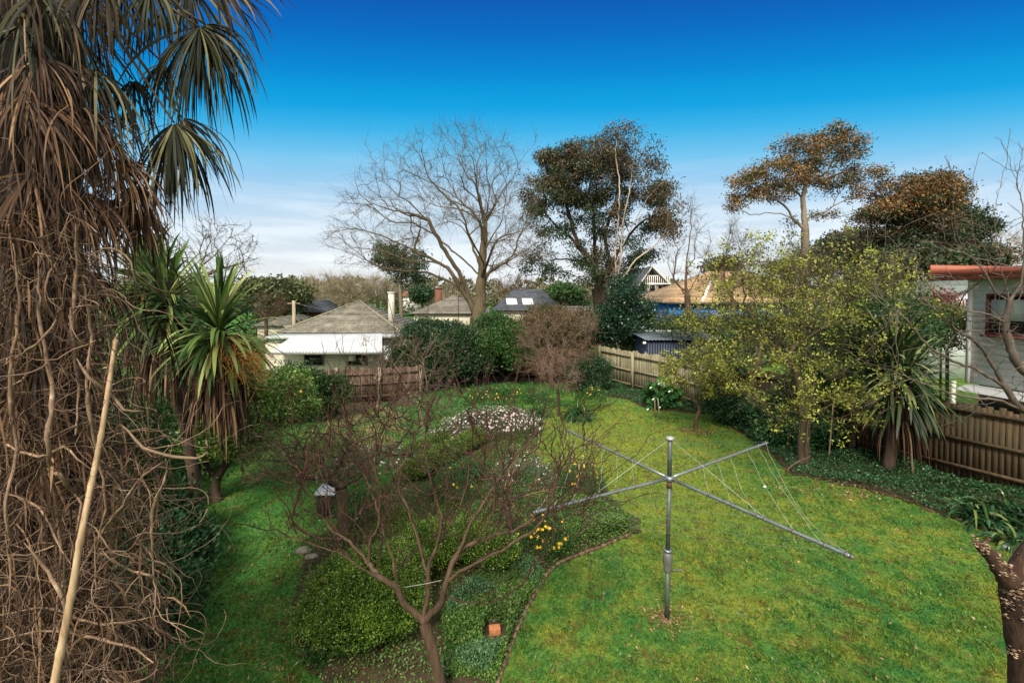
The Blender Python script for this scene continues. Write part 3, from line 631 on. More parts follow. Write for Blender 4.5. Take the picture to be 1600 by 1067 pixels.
# dark clump left bottom (broad leaf) + citrus etc.
dark_leaf=M_leaf('dark_gloss_leaf',[(.008,.028,.010),(.015,.05,.016),(.035,.085,.028)],trans=.08,rough=.55,spec=.2)
mid_leaf=M_leaf('mid_leaf',[(.014,.045,.012),(.03,.08,.018),(.07,.13,.03)],trans=.15,rough=.4)
shrub('camellia_bush','dark glossy leaved bush at the left behind the dry vine tangle',
 [((-5.4,6.5,.45),(.75,.7,.55)),((-6.3,7.4,.6),(.8,.8,.7)),((-4.7,5.6,.4),(.5,.6,.45)),((-5.5,7.2,.3),(.4,.5,.35))],16000,.10,dark_leaf,.45)
shrub('evergreen_bush','rounded mid green bush beside the citrus tree and the low brown fence',
 [((-7.6,15.8,.9),(1.15,.9,1.0)),((-6.6,16.2,.7),(.8,.8,.85)),((-8.6,15.6,.8),(.9,.8,.95))],15000,.10,mid_leaf,.55)
def daisies(name,label,c,r,nfl,fl_sz,colm,leafm,nleaf,centre=None,leaf_sz=.045,cat='flowers',green=True):
    root=thing(name,label,cat,(c[0],c[1],gz(c[0],c[1])))
    mb=MB(); shrub_cloud(mb,[((c[0],c[1],r[2]*.45),(r[0],r[1],r[2]*.6))],nleaf,leaf_sz,.35); mb.build('foliage',leafm,root)
    me=None; rest=MB()
    def fl(mb,p,nr):
        nr=unit(nr); u=unit(np.cross(nr,[.3,.2,.9])); v=np.cross(nr,u); k=9; th=np.linspace(0,2*math.pi,k,endpoint=False)
        ring=p+fl_sz*.5*(np.cos(th)[:,None]*u+np.sin(th)[:,None]*v)+nr*fl_sz*.12; inr=p+fl_sz*.2*(np.cos(th+.35)[:,None]*u+np.sin(th+.35)[:,None]*v)+nr*fl_sz*.02
        V=np.vstack([p-nr*fl_sz*.06,ring,inr]); T=[[0,1+i,1+k+i] for i in range(k)]+[[0,1+k+(i-1)%k,1+i] for i in range(k)]; mb.add(V,None,T,random.random())
        mb.blob(p+nr*fl_sz*.02,(fl_sz*.14,)*3,6,4,0)
    P_=[]
    for i in range(nfl):
        s_=unit(rng.normal(size=3)); s_[2]=abs(s_[2])*1.1+.1; q=np.array([c[0],c[1],gz(c[0],c[1])+r[2]*.45])+s_*np.array([r[0],r[1],r[2]*.62])*rng.uniform(.75,1.12); P_.append((q,s_))
    P_.sort(key=lambda t:t[0][1])
    for i,(q,s_) in enumerate(P_):
        if i<100: m2=MB(); fl(m2,q,s_+rng.normal(0,.2,3)+[0,-.3,.5]); m2.build('flower',colm,root)
        else: fl(rest,q,s_+rng.normal(0,.2,3)+[0,-.3,.5])
    if nfl>100: tag(rest.build('flower',colm,root),kind='stuff')
    return root
yel=M_flat('yellow_petal',(.78,.50,.03),.6,.2,30); pnk=M_leaf('pink_petal',[(.55,.36,.40),(.72,.55,.60),(.85,.76,.78)],trans=.1); wht=M_flat('white_petal',(.78,.77,.70),.5,.08,10); orn=M_flat('orange_petal',(.75,.25,.03),.6,.2,30)
herb=M_leaf('herb_leaf',[(.02,.07,.016),(.04,.12,.025),(.09,.17,.04)],trans=.25)
greyherb=M_leaf('grey_herb',[(.06,.09,.05),(.11,.14,.08),(.2,.22,.14)],trans=.15)
c=G(850,868); daisies('yellow_daisy_bush','yellow flowering daisy bush near the clothes hoist arm and bed edge',c,(.42,.38,.62),70,.070,yel,herb,5200)
c=G(908,775); daisies('yellow_daisy_bush','yellow flowering daisy plant behind the left hoist arm by a short stake',c,(.5,.35,.7),24,.075,yel,herb,3200)
c=G(708,785); daisies('yellow_daisy_bush','small yellow flowering plant seen through the bare tree branches',c,(.4,.3,.6),9,.07,yel,herb,2500)
c=G(790,628); daisies('yellow_daisy_bush','yellow flowering patch at the far end of the bed behind the pink daisies',c,(1.7,.7,.5),70,.085,yel,herb,4200,leaf_sz=.09)
c=G(925,640); daisies('yellow_daisy_bush','yellow flowers above the far strappy clump beside the dark shrub',c,(.6,.3,.75),16,.08,yel,herb,2000,leaf_sz=.08)
c=G(770,682); daisies('pink_daisy_bush','broad mound of pale pink daisies in the middle of the bed',c,(1.45,.75,.75),420,.085,pnk,greyherb,7000,leaf_sz=.07)
c=G(712,693); daisies('pink_daisy_bush','low trailing pink daisies running left along the box hedge',c,(.95,.35,.4),150,.08,pnk,greyherb,2600,leaf_sz=.07)
c=G(590,735); daisies('pink_daisy_bush','sparse pale pink daisies seen through the old apple branches',c,(1.1,.8,.45),85,.07,pnk,greyherb,4000,leaf_sz=.06)
c=G(815,765); daisies('white_daisy_bush','straggly whitish flowering herb to the right of the bare shoots',c,(.75,.5,.65),60,.05,M_flat('pale_petal',(.6,.58,.62),.6,.1,10),greyherb,3600)
c=G(560,815); daisies('red_flowering_plant','small plant with coral red flowers beside the apple trunk',c,(.45,.3,.55),8,.06,M_flat('coral_petal',(.7,.10,.06),.5,.15,30),herb,2600)
def strapclump(name,label,c,n,ln,wd,m,droop=1.2,spread=.8,cat='plant',k=8):
    root=thing(name,label,cat,(c[0],c[1],gz(c[0],c[1]))); mb=MB()
    p=np.stack([c[0]+rng.normal(0,.12*ln,n),c[1]+rng.normal(0,.12*ln,n),np.full(n,gz(c[0],c[1]))],1)
    d=np.stack([rng.normal(0,spread,n),rng.normal(0,spread,n),np.ones(n)],1)
    mb.straps(p,d,ln*rng.uniform(.6,1.15,n),wd,droop*rng.uniform(.6,1.3,n),k=k); mb.build('leaves',m,root); return root
strapm=M_leaf('strap_green',[(.015,.06,.015),(.03,.10,.022),(.07,.16,.035)],trans=.2,rough=.35)
strapclump('strap_leaf_clump','dense dark grassy clump at the lawn edge beside the far yellow flowers',G(905,655),420,.85,.04,strapm,1.5,.7)
strapclump('strap_leaf_clump','bright green grass tuft beside the near clipped hedge',G(722,752),300,.8,.022,strapm,1.4,.5)
strapclump('strap_leaf_clump','low strappy tuft by the thin young tree at the bed end',G(840,650),220,.7,.035,strapm,1.5,.7)
cliv=M_leaf('clivia_leaf',[(.012,.05,.018),(.025,.085,.028),(.06,.13,.045),(.22,.24,.06)],trans=.12,rough=.25)
for i_,(px,py,lab) in enumerate([(1585,815,'broad strap leaved clump right of the fence post at the frame edge'),(1540,820,'broad strap leaved clump by the lawn edge with yellowing tips'),(1590,855,'low arching strap leaved clump nearest the lawn at the right edge')]):
    c=G(px,py); strapclump('clivia_clump',lab,c,75,.9 if i_<2 else .6,.06,cliv,1.6,.75,k=9)
strapclump('daylily_seedling','small pale green spiky plant at the foot of the box bush',G(497,1035),26,.3,.03,strapm,.8,.8)
# arum lilies
c=G(1038,640); root=thing('arum_lily','white arum lilies with large dark leaves beside the pale fence',"flowers",c); mb=MB()
q=ell(420,(c[0],c[1]+.2,.55),(.75,.4,.55)); mb.leaves(q,.32,.2,d=np.array([0,-.2,-.1]),spread=1.2); mb.build('foliage',M_leaf('arum_leaf',[(.015,.06,.016),(.03,.11,.028),(.06,.17,.045)],trans=.15,rough=.3),root)
for px,py in [(1017,606),(1030,600),(1021,624),(1034,625),(1052,598),(1012,640),(1031,637),(1046,612)]:
    q=P(px,py,c[1]-.25); mb=MB(); k=12; th=np.linspace(0,2*math.pi,k,endpoint=False)
    V=[q-[0,0,.09]]+[q+np.array([.05*math.cos(a),.05*math.sin(a),.02+.03*math.cos(a)]) for a in th]; mb.add(np.array(V),None,[[0,1+i,1+(i+1)%k] for i in range(k)]); mb.tube([q-[0,0,.07],q+[0,0,.02]],.006,5); f=mb.build('flower',wht,root)
# garden stakes
stk=M_flat('stake_wood',(.24,.17,.11),.9,.2,20); stg=M_flat('stake_grey',(.30,.28,.24),.9,.2,20)
def stake(name,label,pb,ptop,r,m,cat='stake'):
    root_=None; mb=MB(); mb.tube(resample(np.array([pb,ptop]),.3),r,7); o=mb.build(name,m); return tag(o,label,cat)
c=G(1024,652); stake('garden_stake','short dark stake in front of the arum lilies',c,P(1023,625,c[1]),.025,stk)
c=G(1031,655); stake('garden_stake','short pale leaning stake in front of the arum lilies',c,P(1028,622,c[1]),.025,stg)
c=G(1294,727); stake('garden_stake','tall thin reddish stake standing just right of the leafy fruit tree trunk',c,P(1302,630,c[1]),.018,stk)
c=G(1427,748); stake('garden_stake','tall leaning brown stake under the large strappy plant',c,P(1419,650,c[1]),.022,stk)
c=G(903,778); stake('garden_stake','short rough brown stake among yellow daisies near the hoist arm',c,P(905,722,c[1]),.02,stk)
c=G(802,760); stake('garden_stake','short dark stake among the whitish flowering herbs',c,P(803,693,c[1]),.022,bark_dark)
c=G(841,725); st=thing('solar_light','slim garden light with a white cap beside the pink daisies','garden light',c); mb=MB(); mb.tube([c,P(842,676,c[1])],.012,7); mb.build('stem',stk,st); mb=MB(); q=P(842,669,c[1]); mb.tube([q-[0,0,.06],q-[0,0,.03],q+[0,0,.03],q+[0,0,.05]],[.02,.045,.045,.015],10); mb.build('cap',wht,st,True)
# brick and stones
c=G(773,990); mb=MB(); mb.box(c+[0,0,.055],(.15,.105,.09),.15); mb2=mb.build('brick',M_bark('brick_clay',(.42,.14,.06),(.60,.24,.11),(.66,.36,.2),scale=30,stretch=(1,1,1))); bv=mb2.modifiers.new('b','BEVEL'); bv.width=.008; bv.segments=2; tag(mb2,'single orange clay brick lying in the bed near the timber edging','brick')
rk=M_bark('rock',(.10,.09,.075),(.2,.18,.15),(.3,.28,.22),scale=6,stretch=(1,1,1))
for px,py,r_,lab in [(475,862,.11,'dark flat stone at the lawn edge left of the apple tree'),(487,872,.09,'small dark stone just in front of the flat edging stone'),(735,1050,.09,'grey brown rock beside the foreground tree trunk'),(765,965,.12,'brown clod of earth behind the orange brick')]:
    c=G(px,py); mb=MB(); mb.blob(c+[0,0,r_*.2],(r_*1.3,r_,r_*.55),12,8,.08); tag(mb.build('garden_stone',rk,smooth=True),lab,'stone')
c=G(1195,762); mb=MB(); mb.blob(c+[0,0,.03],(.035,.03,.03),10,7,.08); tag(mb.build('pebble',wht,smooth=True),'small white pebble lying on the lawn right of the hoist','pebble')
# hive box
c=G(513,806); hv=thing('hive_box','small weathered wooden box with a white lid standing on bricks','wooden box',c)
wb=M_wood('box_boards',(.05,.035,.028),(.09,.065,.05),(.14,.1,.08))
mb=MB()
for sx in(-.12,.12): mb.box(c+[sx,0,.07],(.11,.22,.12),.2)
mb.build('brick_base',M_flat('old_brick',(.10,.09,.075),.9,.25,12),hv)
mb=MB(); zb=c+[0,0,.36]; V=[]
for sx,sy,z_,k_ in [(-1,-1,-.22,1.15),(1,-1,-.22,1.15),(1,1,-.22,1.15),(-1,1,-.22,1.15),(-1,-1,.16,1),(1,-1,.16,1),(1,1,.2,1),(-1,1,.2,1)]: V.append(zb+np.array([sx*.15*k_,sy*.14*k_,z_]))
mb.add(V,[[3,2,1,0],[4,5,6,7],[0,1,5,4],[1,2,6,5],[2,3,7,6],[3,0,4,7]]); mb.build('body',wb,hv)
mb=MB(); V=[zb+np.array(q) for q in [(-.20,-.19,.17),(.20,-.19,.165),(.20,.19,.215),(-.20,.19,.22)]]; mb.slab(V,[0,0,.03]); mb.build('lid',M_flat('white_lid',(.55,.60,.66),.45,.08,8,dirt=(.35,.33,.3),dirtamt=.4),hv)

# ==================================================================== OLD APPLE TREE (mid left)
def bare_tree(name,label,Yd,trunk,limbs,targets,r0,rt,step,barkm,twn=0,twl=.3,twr=.003,twmax=.01,w=.15,k=.8,up=.2,curl=.5,cat='tree',leaf=None,branchm=None,basez=None,thr=None,tp=.6,jit=.06):
    tr=pts(trunk,Yd); b=tr[0].copy(); b[2]=gz(b[0],b[1]) if basez is None else basez
    root=thing(name,label,cat,b); tr[0]=b; T_=Tree(resample(tr,step*.6),step); T_.ok[-1]=True
    for l_ in limbs:
        kk=len(l_); T_.limb(pts(l_,Yd),jit=step*.05)
    if len(targets): T_.grow(np.asarray(targets),w=w,k=k,up=up,curl=curl,jit=jit)
    T_.finish(r0,rt,tp); thr=thr or r0*.22
    mb=MB(); T_.emit(mb,thr); mb.build('trunk',barkm,root,True)
    mb=MB(); T_.emit(mb,0,thr)
    if twn: T_.tw=twig_sprout(T_,mb,twn,twl,twr,twmax,up=up)
    mb.build('branches',branchm or barkm,root,True)
    if leaf: 
        m_,n_,sz,asp,sig=leaf; c=T_.tips[rng.integers(0,len(T_.tips),n_)] ; q=T_.P[c]+rng.normal(0,sig,(n_,3)); mb=MB(); mb.leaves(q,sz,sz*asp); mb.build('leaves',m_,root)
    return root,T_
AY=G(535,838)[1]
tg=[P(rng.uniform(372,560),rng.uniform(655,755),AY+rng.normal(0,1.0)) for _ in range(420)]+[P(rng.uniform(540,730),rng.uniform(600,740),AY+rng.normal(0,.9)+.5) for _ in range(170)]
bare_tree('apple_tree','old mossy leafless apple tree with a dense low spreading crown',AY,[(535,838),(536,800),(533,762)],
 [[(533,765),(500,745),(455,742),(425,735,-.3),(395,715,-.5)],[(533,765),(560,745,.2),(590,722,.4),(625,690,.8),(650,655,1)],[(533,765),(515,735,.5),(470,715,1),(430,690,1.2)],[(533,765),(540,720,.6),(548,680,1)]],
 tg,.10,.0062,.13,bark_moss,2600,.17,.0042,.03,up=.3,k=.5,w=.10,branchm=bark_moss,jit=.22)
# pruned dark rose/hydrangea behind the foreground tree
c=G(795,842); tg=[P(rng.uniform(745,885),rng.uniform(690,800),c[1]+rng.normal(0,.35)) for _ in range(60)]
bare_tree('pruned_shrub','pruned dark woody shrub with orange brown canes behind the foreground branches',c[1],[(797,842),(796,815),(793,795)],[],tg,.06,.006,.12,bark_dark,150,.12,.003,.01,branchm=M_bark('cane',(.16,.075,.04),(.3,.16,.09),scale=6),up=.1,cat='shrub')
# thin young tree at bed end
c=G(872,650); tg=[P(rng.uniform(838,905),rng.uniform(545,612),c[1]+rng.normal(0,.6)) for _ in range(150)]
bare_tree('young_tree','slender leafless young tree with reddish twigs at the far end of the bed',c[1],[(873,652),(873,625),(871,608)],[],tg,.05,.004,.2,bark_dark,1200,.25,.004,.012,branchm=M_bark('twig_rose',(.13,.075,.05),(.26,.17,.13),scale=6),up=.1)
# twiggy tree by back fence left (x 600..700,y 490..620) & brown hedge mass centre
tg=[P(rng.uniform(556,642),rng.uniform(520,610),18.5+rng.normal(0,.6)) for _ in range(90)]
bare_tree('bare_shrub','lichen covered bare shrub in front of the reddish brown fence',18.5,[(590,640),(592,610),(594,595)],[],tg,.07,.006,.25,bark_grey,500,.3,.005,.02,cat='shrub')
tg=[P(rng.uniform(608,705),rng.uniform(520,640),15+rng.normal(0,.8)) for _ in range(130)]
bare_tree('bare_shrub','tall leafless shrub with reddish twigs before the dark evergreens',15,[(660,680),(658,650),(655,630)],[],tg,.06,.005,.22,bark_grey,700,.3,.0045,.015,cat='shrub',up=.5)
tg=[P(rng.uniform(800,935),rng.uniform(482,585),21.6+rng.normal(0,.8)) for _ in range(420)]
bare_tree('bare_tree','dense brown twiggy leafless tree in the far corner before the back fence',21.6,[(862,600),(862,580),(865,560)],[[(865,560),(835,530),(815,505)],[(865,560),(895,530),(925,515)]],tg,.12,.006,.3,bark_brown,4200,.4,.006,.03,branchm=M_bark('twig_brown',(.11,.07,.045),(.22,.15,.10),scale=6))

# ==================================================================== LEFT: cordyline, citrus, small bare tree
cord_leaf=M_leaf('cordyline_leaf',[(.025,.060,.016),(.06,.115,.026),(.13,.19,.045),(.34,.36,.14)],trans=.2,rough=.55,spec=.15,nscale=.7)
dead_leaf=M_leaf('dead_strap',[(.016,.007,.004),(.055,.024,.012),(.135,.066,.032),(.30,.18,.095)],trans=.08,rough=.75,nscale=1.0)
def cordyline(name,label,base,heads,ln,wd,leafm,n=230,skirt=420,skl=1.0,tr=.09,cat='tree',deadm=None):
    root=thing(name,label,cat,base); mb=MB(); b=np.array(base,float); fork=b+(np.mean(heads,0)-b)*.55; fork[2]=b[2]+(np.min([h[2] for h in heads])-b[2])*.5
    mb.tube(resample(np.array([b,(b+fork)/2+[.05,0,0],fork]),.2),tr,10)
    for h in heads: mb.tube(resample(np.array([fork-[0,0,.05],(fork+h)/2+rng.normal(0,.05,3),h]),.2),tr*.75,9)
    mb.build('trunk',bark_dark,root,True)
    for h in heads:
        m=n; u=rng.random(m)**.8; el=R(88)-u*R(125); az=rng.uniform(0,2*math.pi,m); d=np.stack([np.cos(az)*np.cos(el),np.sin(az)*np.cos(el),np.sin(el)],1)
        p=h+d*.05+np.array([0,0,.1])-np.array([0,0,.3])*u[:,None]
        mb=MB(); side=np.cross(d,np.array([0,0,1.]))+rng.normal(0,.1,(m,3)); mb.straps(p,d,ln*rng.uniform(.75,1.1,m)*(1-.1*u),wd*rng.uniform(.8,1.2,m),.35+.7*u*rng.random(m),k=8,side=side); mb.build('leaf_crown',leafm,root)
        if skirt:
            az=rng.uniform(0,2*math.pi,skirt); d=np.stack([np.cos(az)*.8+rng.normal(0,.35,skirt),np.sin(az)*.8+rng.normal(0,.35,skirt),-.2-rng.random(skirt)*1.2],1); p=h+np.stack([np.cos(az)*.1,np.sin(az)*.1,-.1-rng.random(skirt)*skl*.7],1)
            mb=MB(); mb.straps(p,d,ln*.95*rng.uniform(.35,1.05,skirt),wd*rng.uniform(.3,.6,skirt),1.9,k=7); mb.build('dead_leaf_skirt',deadm or dead_leaf,root)
    return root
CB=np.array([-5.75,8.2,gz(-5.75,8.2)])
cordyline('cordyline','tall cordyline with green sword leaf heads over a brown dead skirt beside the palm',CB,
  [P(342,515,7.2),P(258,470,7.7),P(225,440,8.6)],1.15,.062,cord_leaf,n=240,skirt=760,skl=1.25)
# orange flower stalk spray on cordyline
mb=MB(); o_=P(375,560,7.0); q=o_+rng.normal(0,.16,(420,3)); mb.twigs(q,np.array([.6,0,-.4])+rng.normal(0,.6,(420,3)),.28,.0035); tag(mb.build('dried_flower_spray',M_flat('orange_spray',(.45,.2,.05),.8,.25,10)),'dry orange flower spray hanging at the right of the cordyline','flower spray')
# citrus
CY=G(337,782)[1]
cit=M_leaf('citrus_leaf',[(.025,.08,.014),(.07,.16,.024),(.15,.25,.045),(.32,.37,.09)],trans=.18,rough=.3)
def leafy_tree(name,label,Yd,trunk,limbs,blobs,ntg,r0,rt,step,barkm,leafm,nleaf,lsz,lasp,sig,hang=None,cat='tree',w=.15,k=.6,up=.1,group=None,basez=None,extra=None,thr=None,leafspread=1.0,cntmax=3,crown='crown',shell=.2):
    tr=pts(trunk,Yd); b=tr[0].copy(); b[2]=gz(b[0],b[1]) if basez is None else basez; root=thing(name,label,cat,b,group); tr[0]=b
    T_=Tree(resample(tr,step*.6),step); T_.ok[-1]=True
    for l_ in limbs: T_.limb(pts(l_,Yd),jit=step*.05)
    tot=sum(bl[4]*0+bl[2]*bl[3] for bl in blobs); tg=[]
    for (px,py,rx,ry,dy,ryy) in blobs:      # px,py centre; rx,ry pixel radii; dy depth offset; ryy depth radius (m)
        m=max(3,int(ntg*rx*ry/tot)); c=P(px,py,Yd+dy); s_=Yd/F_PX; tg.append(ell(m,c,(rx*s_,ryy,ry*s_),shell))
    T_.grow(np.vstack(tg),w=w,k=k,up=up); T_.finish(r0,rt); thr=thr or r0*.2
    mb=MB(); T_.emit(mb,thr); mb.build('trunk',barkm,root,True)
    mb=MB(); T_.emit(mb,0,thr); mb.build('branches',barkm,root,True)
    mats=leafm if isinstance(leafm,list) else [(leafm,1.0,None)]
    c=np.where(T_.cnt<=cntmax)[0]
    for m_,fr,cond in mats:
        cc=c if cond is None else np.array([i for i in c if cond(T_.P[i])])
        if not len(cc): continue
        n_=int(nleaf*fr); ctr=T_.P[rng.choice(cc,max(3,min(n_//18,int(len(cc)*.9))))]; ctr=ctr+rng.normal(0,sig*.35,ctr.shape); i_=rng.integers(0,len(ctr),n_)
        q=ctr[i_]+np.clip(rng.normal(0,1,(n_,3)),-1.8,1.8)*np.array([sig,sig,sig*.6]); mb=MB(); mb.leaves(q,lsz,lsz*lasp,d=hang,spread=leafspread); mb.build(crown,m_,root)
    return root,T_
r_,T_=leafy_tree('citrus_tree','citrus tree with glossy yellow green leaves and a forked dark trunk',CY,[(338,784),(336,762),(338,748)],[[(338,750),(322,728),(315,705)],[(338,750),(352,728),(368,705)],[(338,750),(340,720,.4),(345,700,.6)]],
 [(352,668,42,42,0,.8),(400,635,50,50,.2,.9),(440,610,45,42,1.4,.8),(310,700,30,22,-.3,.5),(470,640,30,30,1.2,.6),(375,690,28,22,-.2,.5),(385,600,28,25,.4,.5)],230,.10,.008,.25,bark_dark,cit,26000,.078,.55,.13)
mb=MB()
fr=[(437,608),(447,628),(403,610),(362,652),(470,612),(345,708),(300,700)]
for px,py in fr:
    m2=MB(); q=P(px,py,CY+.1 if px<400 else CY+.6); m2.blob(q,(.035,.035,.04),10,7,.02); m2.build('lemon',M_flat('lemon_skin',(.70,.42,.05),.45,.1,30) if px==fr[0][0] else bpy.data.materials['lemon_skin'],r_,True)
# low curled brown shrub tangles near citrus
tg=[P(rng.uniform(236,405),rng.uniform(340,440)+0,12+rng.normal(0,.7)) for _ in range(150)]
bare_tree('bare_tree','small leafless twisty tree rising behind the cordyline heads',12,[(300,640),(295,540),(300,450)],[[(300,450),(330,425),(365,415),(398,405)],[(300,450),(290,420),(262,400)],[(300,450),(320,400),(330,365),(325,345)]],tg,.10,.006,.22,bark_olive,900,.28,.005,.02,k=1.0,up=.0)

# ==================================================================== PALM + VINE + BAMBOO
PX,PYY=-4.05,3.75
palm=thing('palm_tree','shaggy fan palm with hanging brown dead fronds filling the left edge','palm tree',(PX,PYY,0))
mb=MB(); zz=np.linspace(-.02,7.0,30); mb.tube(np.stack([PX+.05*np.sin(zz),PYY+0*zz,zz],1),.40+.06*rng.random(30),14); mb.build('trunk',M_bark('palm_trunk',(.010,.007,.005),(.03,.02,.013),(.07,.05,.035),scale=9,stretch=(1,1,2)),palm,True)
# loose dead strips forming the skirt
n=4200; z=rng.uniform(.6,7.0,n); az=rng.uniform(0,2*math.pi,n); rr=.28+rng.random(n)**1.4*np.interp(z,[0,2,4,5.6,7],[.35,.5,.7,.95,.8])
p=np.stack([PX+np.cos(az)*rr,PYY+np.sin(az)*rr,z],1); d=np.stack([np.cos(az)*.45+rng.normal(0,.42,n),np.sin(az)*.45+rng.normal(0,.3,n),-.8+rng.normal(0,.45,n)],1)
mb=MB(); mb.straps(p,d,rng.uniform(.2,.85,n),rng.uniform(.005,.016,n),1.7,k=6); mb.build('dead_frond_skirt',dead_leaf,palm)
frond_g=M_leaf('frond_green',[(.006,.008,.005),(.014,.018,.009),(.040,.044,.020),(.20,.18,.09)],trans=.12,rough=.6,spec=.15,nscale=1.5)  # both frond materials darkened: backlit shade put into the colour
frond_b=M_leaf('frond_mixed',[(.012,.009,.006),(.032,.024,.013),(.085,.062,.034),(.24,.18,.10)],trans=.12,rough=.6,spec=.15,nscale=1.5)
pet=M_bark('petiole',(.05,.04,.02),(.12,.09,.05),(.2,.15,.09),scale=5)
crown=np.array([PX+.1,PYY,7.15])
def fan(hub,dirv,n,ln,wd,spread,droop,m,petr=.014,flat=.5,start=None):
    hub=np.asarray(hub,float); d=unit(np.asarray(dirv,float)); s_=unit(np.cross(d,np.array([0,-1.,.25])))
    th=np.linspace(-spread,spread,n)+rng.normal(0,.05,n); nrm_=np.cross(d,s_)
    D=np.cos(th)[:,None]*d+np.sin(th)[:,None]*s_+nrm_*rng.normal(0,.28,(n,1))
    L_=ln*(.72+.28*np.cos(th*.8))*rng.uniform(.62,1.1,n)
    side=np.cross(D,nrm_)+nrm_*rng.normal(0,.8,(n,1))
    mb=MB(); mb.straps(hub+D*.02,D,L_,wd*rng.uniform(.7,1.2,n),droop*rng.uniform(.7,1.3,n),k=9,side=side,basew=.35); f=mb.build('frond',m,palm)
    st=crown if start is None else start; mid=(st+hub)/2+np.array([0,0,.12*np.linalg.norm(hub-st)]); q=resample(np.array([st,mid,hub]),.15); mb=MB(); mb.tube(q,np.linspace(petr*1.6,petr*.6,len(q)),6); mb.build('leaf_stalk',pet,f,True)
FN=[ # px,py,Y, dir, n, len, spread, droop, mat
 (311,42,3.9,(.12,-.1,-1),100,.95,1.15,1.1,frond_g),(320,38,4.0,(.5,-.2,-.8),40,.8,1.1,1.8,frond_g),
 (272,192,3.7,(.25,-.1,-1),84,.80,.95,.9,frond_g),(285,185,3.9,(.6,0,-.7),30,.75,.8,1.6,frond_b),
 (208,125,4.3,(.0,-.1,-1),40,.52,1.1,1.7,frond_g),(122,98,3.5,(.3,-.2,-1),40,.80,.8,1.2,frond_b),(150,110,3.5,(.35,-.2,-.8),34,.9,.7,1.4,frond_g),
 (125,-20,3.6,(.2,-.1,-1),44,.75,1.1,1.4,frond_b),(195,-25,3.9,(.1,-.1,-1),44,.75,1.0,1.4,frond_g),(160,-30,3.5,(0,-.2,-1),40,.7,1.1,1.5,frond_b),
 (290,-25,4.1,(.6,-.1,-.5),44,.85,1.1,.8,frond_g),(335,-30,4.0,(.8,-.1,-.25),38,.72,.9,.7,frond_b),(260,-35,4.3,(.4,0,-.6),40,.8,1.1,1.0,frond_g),(235,-20,3.8,(.2,-.1,-.9),34,.6,1.0,1.2,frond_g),
 (60,-10,3.4,(.1,-.1,-1),50,.9,1.1,1.3,frond_g),(30,40,3.3,(.2,-.2,-1),50,.9,1.0,1.4,frond_g),(90,40,3.6,(.3,-.1,-1),44,.8,.9,1.4,frond_b),
 (255,100,4.5,(-.1,0,-1),30,.5,1.0,1.6,frond_g)]
for px,py,Y_,dv,n_,ln_,spd,dr_,m_ in FN: fan(P(px,py,Y_),dv,n_,ln_,.019,spd,dr_,m_)
DN=[(205,290,3.6,(.5,-.1,-1),.62),(180,250,3.5,(.6,-.1,-.9),.7),(150,200,3.5,(.5,-.1,-.9),.8),(120,170,3.4,(.5,-.2,-1),.85),(75,160,3.3,(.3,-.2,-1),.9),(30,150,3.2,(.1,-.2,-1),.9),
 (130,300,3.4,(.35,-.1,-1),.75),(95,280,3.3,(.2,-.2,-1),.8),(50,270,3.2,(.1,-.2,-1),.8),(160,310,3.6,(.5,0,-1),.6),(10,330,3.2,(.1,-.2,-1),.8),(70,400,3.2,(.2,-.2,-1),.75),(110,420,3.3,(.3,-.2,-1),.65),
 (30,460,3.2,(.1,-.2,-1),.7),(60,560,3.2,(.2,-.2,-1),.65),(20,620,3.2,(.1,-.2,-1),.6),(85,650,3.3,(.2,-.2,-1),.55),(65,730,3.2,(.1,-.2,-1),.5),(215,330,3.7,(.3,-.1,-1),.5),(100,540,3.4,(.2,-.1,-1),.6),(60,90,3.3,(.3,-.2,-1),.9),(130,420,3.6,(.3,-.1,-1),.6)]
for px,py,Y_,dv,ln_ in DN:
    h_=P(px,py,Y_); fan(h_,np.array(dv)+rng.normal(0,.22,3)*[1,.5,.3],62,ln_*.85,.013,.95,.9,dead_leaf,start=np.array([PX+.15,PYY-.1,min(7.0,h_[2]+.55)]))
# vine
vn=thing('dry_vine','tangled leafless woody vine climbing over the palm and spilling to the ground','vine',(PX+.4,3.2,0))
mb=MB()
VL=[([(187,661),(225,699),(274,715),(307,715),(325,706),(322,687)],.011),([(110,930),(130,885),(160,830),(190,790),(225,742),(259,719)],.012),([(120,560),(139,590),(169,612),(195,639),(225,642)],.013),
 ([(0,575),(56,537),(85,500),(101,462),(105,430)],.009),([(60,720),(71,727),(94,742),(115,770),(127,787),(120,830)],.016),([(37,847),(75,892),(101,944),(105,1000)],.013),
 ([(259,716),(262,735),(255,753),(240,790),(236,806),(240,892),(250,950)],.010),([(160,860),(180,880),(202,888),(232,899),(245,910),(240,960)],.010),([(0,690),(60,712),(100,700),(120,715),(150,740)],.010),
 ([(140,400),(160,390),(185,392),(205,410),(212,440)],.008),([(0,770),(40,780),(70,805),(90,850),(110,880)],.008),([(130,440),(142,520),(135,600),(150,700),(165,780),(150,860)],.012),([(60,400),(62,500),(80,600),(75,700),(90,800),(95,900),(80,1000)],.015),
 ([(20,380),(30,480),(15,600),(25,700),(10,800),(20,900)],.012),([(118,350),(120,430),(112,520),(122,600),(118,680)],.014),([(10,790),(12,860),(18,920),(5,1000)],.007),([(0,1000),(60,985),(120,990),(200,1010),(240,1035)],.011),([(0,960),(80,950),(150,975),(230,965)],.009),([(100,860),(106,1000),(110,1067)],.012)]
for l_,r_ in VL:
    q=pts([(a,b,rng.normal(0,.08)) for a,b in l_],2.95); q=resample(q,.06); q[1:-1]+=rng.normal(0,.004,(len(q)-2,3)); mb.tube(q,np.interp(np.linspace(0,1,len(q)),[0,.12,.5,1],[.15,.7,.9,.35])*r_*(1+.1*rng.normal(size=len(q))),7,a=rng.uniform(.6,1))
